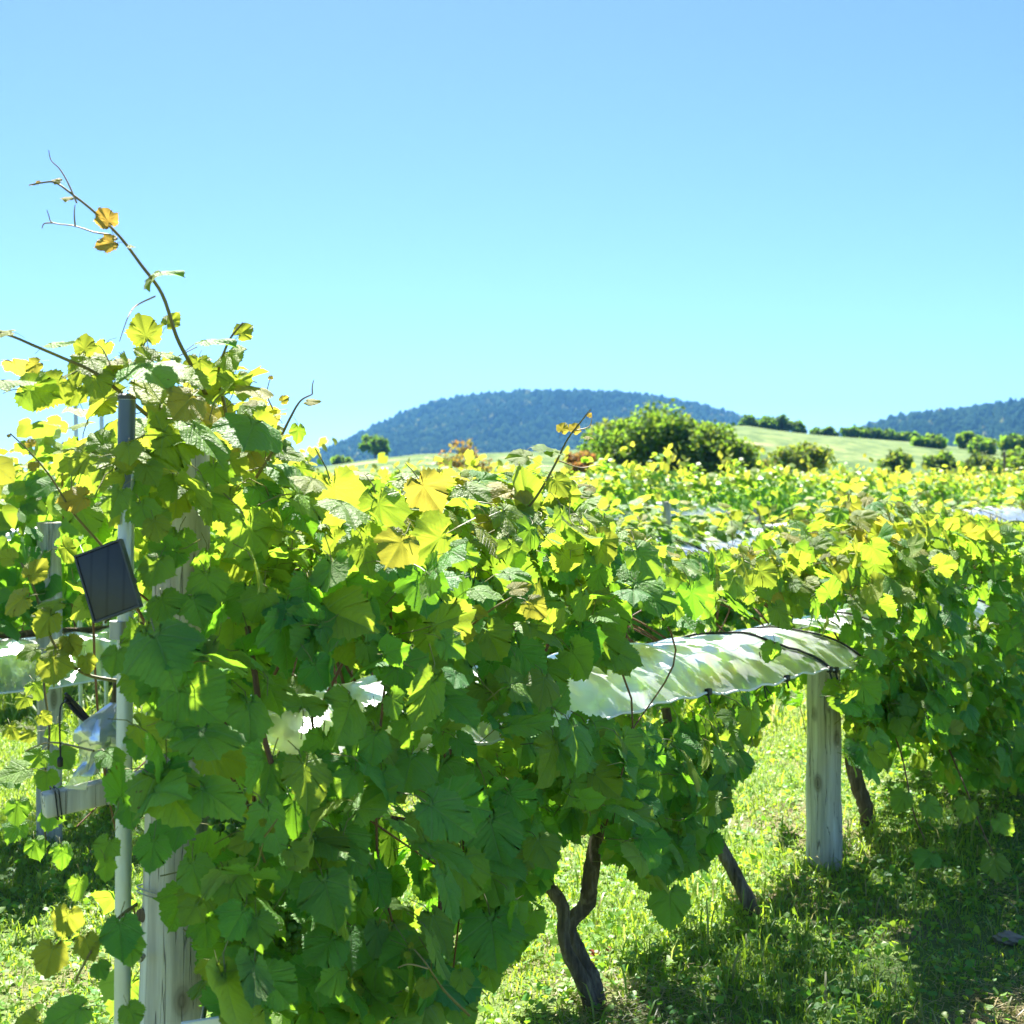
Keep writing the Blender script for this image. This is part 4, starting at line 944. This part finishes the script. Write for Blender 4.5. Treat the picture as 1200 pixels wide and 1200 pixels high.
# ------------------------------------------------------------------ neighbouring rows
def gen_vine(seed, length, top, bot, wd, nleaf, lod, hue=.0):
    r = np.random.default_rng(seed); N = nleaf; L = length
    t = r.uniform(-L / 2, L / 2, N); lump = 1 + .16 * np.sin(t * 7 + seed) + .10 * np.sin(t * 15 + 2 * seed)
    tp = top * (1 + .06 * np.sin(t * 5 + seed * 1.7) + .04 * np.sin(t * 13 + seed)); a = r.uniform(R(-60), R(240), N)
    q = 1 - .5 * r.random(N) ** 1.7; zc = (tp + bot) / 2
    off = wd * lump * np.cos(a) * q; z = zc + (tp - zc) * np.sin(a) * q
    skirt = r.random(N) < .3; z[skirt] = bot + (zc[skirt] - bot) * r.random(skirt.sum())
    off[skirt] = wd * np.sign(off[skirt]) * r.uniform(.6, 1.05, skirt.sum())
    spike = r.random(N) < .035; z[spike] = tp[spike] + r.random(spike.sum()) * .12
    P = np.stack([t, off, z], 1); Nv = np.stack([r.normal(0, .3, N), np.cos(a), np.sin(a) + .4], 1) + r.normal(size=(N, 3)) * .4
    tip = np.array([0, 0, -.8]) + Nv * .4 + r.normal(size=(N, 3)) * .4
    hi = np.clip((z - tp + .35) / .4, 0, 1)
    young = np.clip(hi * r.random(N) * .68 + hue, 0, .62); young[spike] = r.uniform(.35, .62, spike.sum())
    size = r.uniform(.07, .125, N) * (.88 if lod < 2 else .78)
    root = empty('grape_vine', (0, 0, -50))
    link('foliage', leaves_mesh('foliage', P, Nv, tip, size, r.random(N), young, lod, seed, [M['leaf'] if lod < 2 else M['leaf_far'], M['stem']]), root)
    mb = MB(); rn = random.Random(seed)
    mb.tube([p + Vector((0, 0, 0)) for p in smooth_path([Vector((0, 0, -.05)), Vector((rn.uniform(-.06, .06), .03, .25)), Vector((rn.uniform(-.05, .05), -.02, .5)), Vector((0, 0, .72))], 4)], list(np.linspace(.038, .022, 13)), 8, wob=.12, seed=seed)
    for sg in (-1, 1): mb.tube(wob_path((0, 0, .70), (sg * L * .5, 0, .74), 4, .02, seed + sg), [.02, .018, .016, .014, .01], 6)
    mb.build('trunk', M['bark'], root)
    if lod < 2:
        for k in range(4):
            e = wd * rn.choice((-1, 1)); x0 = rn.uniform(-L / 2, L / 2); mb = MB()
            mb.tube(smooth_path([Vector((x0, 0, .73)), Vector((x0 + .05, e * .4, top * .85)), Vector((x0 + rn.uniform(-.2, .2), e * .9, top + .02)), Vector((x0 + rn.uniform(-.3, .3), e, rn.uniform(.4, .8)))], 4), list(np.linspace(.005, .0025, 13)), 5); mb.build('cane', M['cane'], root)
    return root
SP = 2.75
protoA = [gen_vine(300 + i, 1.35, [1.30, 1.20, 1.36, 1.12][i], .30, .36, 760, 1, .0) for i in range(4)]
protoB = [gen_vine(400 + i, 1.4, [1.30, 1.22, 1.34, 1.26][i], .42, .40, 950, 2, .0) for i in range(4)]
protoC = [gen_vine(500 + i, 1.35, 1.40, .84, .34, 520, 1, .0) for i in range(2)]
used = set()
ROWNAME = ['first', 'second', 'third', 'fourth', 'fifth', 'sixth', 'seventh', 'eighth']
rowang = math.atan2(D[1], D[0])
count = 0
for k in range(1, 8):
    base = ORG + np.array([-.825, .565, 0]) * SP * k
    ts = np.arange(-2.5, 75, 1.15)
    for t in ts:
        t = t + random.uniform(-.08, .08); p = row(t, 0, 0, base); x = 600 + F * p[0] / p[1] if p[1] > .5 else -9999; m_ = F * .9 / max(p[1], .5)
        if x < -m_ or x > 1200 + m_ or p[1] < 2: continue
        if k == 1 and 5.9 < t < 7.2 and False: continue
        protos = (protoC if x < 135 else protoA) if k == 1 else protoB; pi = random.randrange(len(protos))
        pr_ = protos[pi]
        if id(pr_) in used: o = copy_tree(pr_)
        else: o = pr_; used.add(id(pr_))
        hs = random.uniform(.92, 1.06)
        if k == 1: hs *= 1.0 if x < 135 else (.84 if 560 < x < 1250 else 1.0)
        if k == 2: hs *= 1.06
        o.location = (p[0], p[1], 0); o.rotation_euler = (0, 0, rowang + (math.pi if random.random() < .5 else 0) + random.uniform(-.05, .05)); o.scale = (1, 1, hs)
        tag(o, f'leafy vine in the {ROWNAME[k - 1]} row behind the front row', 'grape vine', f'vines of the {ROWNAME[k - 1]} row behind'); count += 1
print('background vines', count)
for pr_ in protoA + protoB + protoC:
    if id(pr_) not in used:
        for ch in list(pr_.children): bpy.data.objects.remove(ch)
        bpy.data.objects.remove(pr_)

# far rows that read as one mass
def far_vineyard():
    r = np.random.default_rng(9); P = []
    for k in range(8, 30):
        base = ORG + np.array([-.825, .565, 0]) * SP * k; n = 8500
        t = r.uniform(-10, 130, n); p = row(t, r.normal(0, .26, n), 0, base); p[:, 2] = (1.36 + .08 * np.sin(t * 2.1 + k) + .05 * np.sin(t * 5.3)) * (1 - .55 * r.random(n) ** 1.6) + .05
        sp = r.random(n) < .03; p[sp, 2] += .12
        x = 600 + F * p[:, 0] / np.maximum(p[:, 1], 1); ok = (x > -60) & (x < 1260) & (p[:, 1] > 5) & (p[:, 1] < 92); P.append(p[ok])
    P = np.concatenate(P); N = len(P); nrm = r.normal(size=(N, 3)) * .6 + np.array([0, -.3, .7]); tip = r.normal(size=(N, 3)) + np.array([0, 0, -.8])
    hi = np.clip((P[:, 2] - 1.1) / .5, 0, 1)
    me = leaves_mesh('vineyard', P, nrm, tip, r.uniform(.09, .17, N), r.random(N), np.clip(hi * r.random(N) * .55 + .0, 0, .6), 2, 3, [M['leaf_far'], M['stem']])
    tag(link('vineyard', me), 'far vine rows merging into one yellow green mass', 'vineyard', kind='stuff'); print('far leaves', N)
far_vineyard()

# posts and covers of the neighbouring rows
lft = post('wooden_post', (0, 0, 0), (0, 0, 1.0), .055, .052, 'x', seed=9)
lp = PX(58, 560, 5.2); lft.location = (lp.x, 5.2, 0); lft.scale = (.84, .84, CH + (560 - 612) / F * 5.2)
tag(lft, 'square topped grey wooden post of the row behind, at the left', 'post', 'wooden vineyard posts')
base1 = ORG + np.array([-.825, .565, 0]) * SP
for (x, yt, d, rr, lb, g) in ((782, 588, 9.6, .028, 'slim grey post rising behind the plastic cover, the left one', 'slim posts of the rows behind'), (887, 588, 11.2, .030, 'slim grey post in the rows behind, above the plastic cover end', 'slim posts of the rows behind'),
                          (1160, 606, 9.8, .028, 'slim grey post near the right edge of the vines', 'slim posts of the rows behind'), (1073, 586, 14.0, .022, 'thin dark post among the vines right of the middle', 'slim posts of the rows behind')):
    p = PX(x, yt, d); q = post('slim_post', (p.x, d, 0), (p.x, d, p.z), rr, rr * .92, lb, g, n=12, seed=int(x))
for i, (ta_, tb2, lb) in enumerate(((-.4, 2.3, 'white glaring plastic rain cover of the row behind at the left edge'), (2.36, 5.0, 'plastic rain cover of the row behind, past the left wooden post'), (5.06, 8.6, 'plastic rain cover behind the slim grey post'), (8.7, 12.2, 'plastic rain cover of the row behind towards the right'), (12.3, 15.5, 'last plastic rain cover of the row behind at right'))):
    film(ta_, tb2, .50 if i == 0 else .46, [.64, .74, .82, .86, .88][i], [.62, .78, .84, .88, .90][i], .12, lb, base1, hoops=(((ta_ + tb2) / 2, .005, 0),), seed=20 + i, nt_=80)
base2 = ORG + np.array([-.825, .565, 0]) * SP * 2
for i, (ta_, tb2, lb) in enumerate(((1.2, 4.2, 'plastic rain cover two rows back at the far left'), (4.3, 8.3, 'plastic rain cover two rows back behind the tall vine'), (8.5, 13, 'plastic rain cover two rows back in the middle'))):
    film(ta_, tb2, .46, .95, .97, .12, lb, base2, seed=30 + i, nt_=60)

# ------------------------------------------------------------------ grass and weeds
def patch(x, y): return .5 + .25 * np.sin(x * 2.3 + 1.2 * np.sin(y * 1.9)) + .25 * np.sin(y * 3.1 + 1.4 * np.sin(x * 2.7 + .5))
def grass(name, n, x0, x1, y0, y1, hmin, hmax, wd, seed, label, dryfrac=.06):
    r = np.random.default_rng(seed); x = r.uniform(x0, x1, n); y = r.uniform(y0, y1, n); pt = patch(x, y); fine = patch(x * 3.1 + 4, y * 3.3)
    # bare and clipped along the path at the right, lusher by the posts
    lush = np.clip(pt * .75 + fine * .5 + .35 * (x < -.2), .15, 1.2)
    bare = (np.exp(-((x - 1.35) ** 2 / .10 + (y - 3.55) ** 2 / .18)) + np.exp(-((x - .28) ** 2 / .06 + (y - 3.62) ** 2 / .05)) + np.exp(-((x - 1.75) ** 2 / .08 + (y - 4.6) ** 2 / .2)))
    k = (r.random(n) < .28 + .72 * lush) & (r.random(n) > bare * .8) & (np.abs(x) < .40 * y + .3)
    x, y, lush = x[k], y[k], lush[k]; n = len(x)
    h = (hmin + (hmax - hmin) * r.random(n) ** 1.8) * (.55 + .6 * lush); a = r.uniform(0, 6.28, n); ln = r.uniform(.25, 1.15, n); w_ = wd * r.uniform(.6, 1.4, n)
    d = np.stack([np.cos(a), np.sin(a), 0 * a], 1); s = np.stack([-np.sin(a), np.cos(a), 0 * a], 1); up = np.array([0, 0, 1.0]); b = np.stack([x, y, 0 * x - .004], 1)
    H = h[:, None]; W = w_[:, None]; Ln = ln[:, None]
    m1 = b + up * H * .5 + d * H * Ln * .22; m2 = b + up * H * (.86 - .15 * Ln) + d * H * Ln * .62; tp = b + up * H * (1.02 - .42 * Ln) + d * H * Ln * 1.05
    V = np.stack([b - s * W * .5, b + s * W * .5, m1 - s * W * .48, m1 + s * W * .48, m2 - s * W * .32, m2 + s * W * .32, tp], 1)
    off = (np.arange(n) * 7)[:, None]; lo = np.array([0, 1, 3, 2, 2, 3, 5, 4, 4, 5, 6])
    dry = ((r.random(n) < dryfrac + .25 * (lush < .45)) * r.uniform(.4, 1, n))
    me = fast_mesh(name, V.reshape(-1, 3), (off + lo).ravel(), np.tile([4, 4, 3], n), [M['grass']], attrs={'tint': np.repeat(np.clip(r.random(n) * .6 + .4 * fine[k], 0, 1), 7), 'young': np.repeat(dry, 7)})
    tag(link(name, me), label, 'grass', kind='stuff')
grass('grass', 340000, -3.2, 3.6, 2.0, 8.2, .015, .060, .0038, 1, 'short sunlit grass under and beside the vines')
grass('grass', 70000, -6, 8, 7.5, 16, .06, .20, .010, 2, 'longer grass between the farther vine rows')
grass('tall_grass', 2600, .2, 3.0, 2.6, 6.2, .08, .15, .0055, 3, 'taller arching grass blades in the sunny strip', .15)
def weeds():
    r = np.random.default_rng(12); cl = 1500; cx = r.uniform(-2, 3.2, cl); cyy = r.uniform(2.2, 7.0, cl); k = r.integers(0, cl, 26000); n = len(k); s = r.uniform(.03, .13, cl)[k]
    x = cx[k] + r.normal(size=n) * s; y = cyy[k] + r.normal(size=n) * s; z = .015 + .06 * r.random(n) * (1 - np.minimum(1, np.hypot(x - cx[k], y - cyy[k]) / .2))
    P = np.stack([x, y, z], 1); nrm = r.normal(size=(n, 3)) * .45 + np.array([0, 0, 1]); tip = r.normal(size=(n, 3)) * np.array([1, 1, .3])
    me = leaves_mesh('weeds', P, nrm, tip, r.uniform(.010, .025, n), r.random(n), r.random(n) * .3, 2, 5, [M['leaf_far'], M['stem']]); tag(link('weeds', me), 'small broad leaved weeds among the grass', 'weeds', kind='stuff')
weeds()
def straw():
    r = np.random.default_rng(14); n = 6000; c = np.array([(1.33, 3.6), (1.72, 4.55), (1.15, 3.05), (.30, 3.6), (1.9, 4.1), (.2, 3.0), (-1.0, 3.2), (1.45, 3.35)]); k = r.integers(0, len(c), n); p = c[k] + r.normal(size=(n, 2)) * np.array([.13, .13])
    a = r.uniform(0, 6.28, n); L = r.uniform(.02, .07, n); z = .006 + .028 * r.random(n) ** 2; d = np.stack([np.cos(a), np.sin(a), r.normal(0, .2, n)], 1) * L[:, None]; s = np.stack([-np.sin(a), np.cos(a), 0 * a], 1) * .0013; b = np.stack([p[:, 0], p[:, 1], z], 1)
    V = np.stack([b - s, b + s, b + d + s, b + d - s], 1); me = fast_mesh('straw', V.reshape(-1, 3), (np.arange(n)[:, None] * 4 + np.arange(4)).ravel(), np.full(n, 4), [M['grass']], attrs={'tint': np.repeat(r.random(n), 4), 'young': np.ones(n * 4) * .95})
    tag(link('straw', me), 'dry clippings lying on the trodden ground', 'clippings', kind='stuff')
straw()
# fallen leaves and a stone
for (x, y, wpx, ta_, lb) in ((700, 1123, 20, 120, 'curled red fallen leaf right of the twisted trunk'), (713, 1114, 9, 60, 'small red fallen leaf beside the larger one')):
    Y = CH * F / (y - 560) * .985; a = hand([(x, y, wpx, Y, ta_, 35, 20, .9)])
    lf = link('fallen_leaf', leaves_mesh('fallen_leaf', *a, 0, 3, [M['redleaf'], M['redleaf']])); tag(lf, lb, 'leaf')
import bmesh
for (x, y, s, lb) in ((1182, 1104, .035, 'pale stone in the dry clippings at the right edge'),):
    bm = bmesh.new(); bmesh.ops.create_icosphere(bm, subdivisions=3, radius=1)
    for v in bm.verts:
        c = v.co; v.co = Vector((c.x * 1.3, c.y * .9, c.z * .55)) * s * (1 + .12 * math.sin(c.x * 5 + 1) * math.sin(c.y * 4) + .08 * math.sin(c.z * 9 + c.x * 7))
    me = bpy.data.meshes.new('stone'); bm.to_mesh(me); bm.free(); me.materials.append(M['stone']); o = link('stone', me); Y = CH * F / (y - 560); o.location = ((x - 600) / F * Y, Y, .01); tag(o, lb, 'stone')
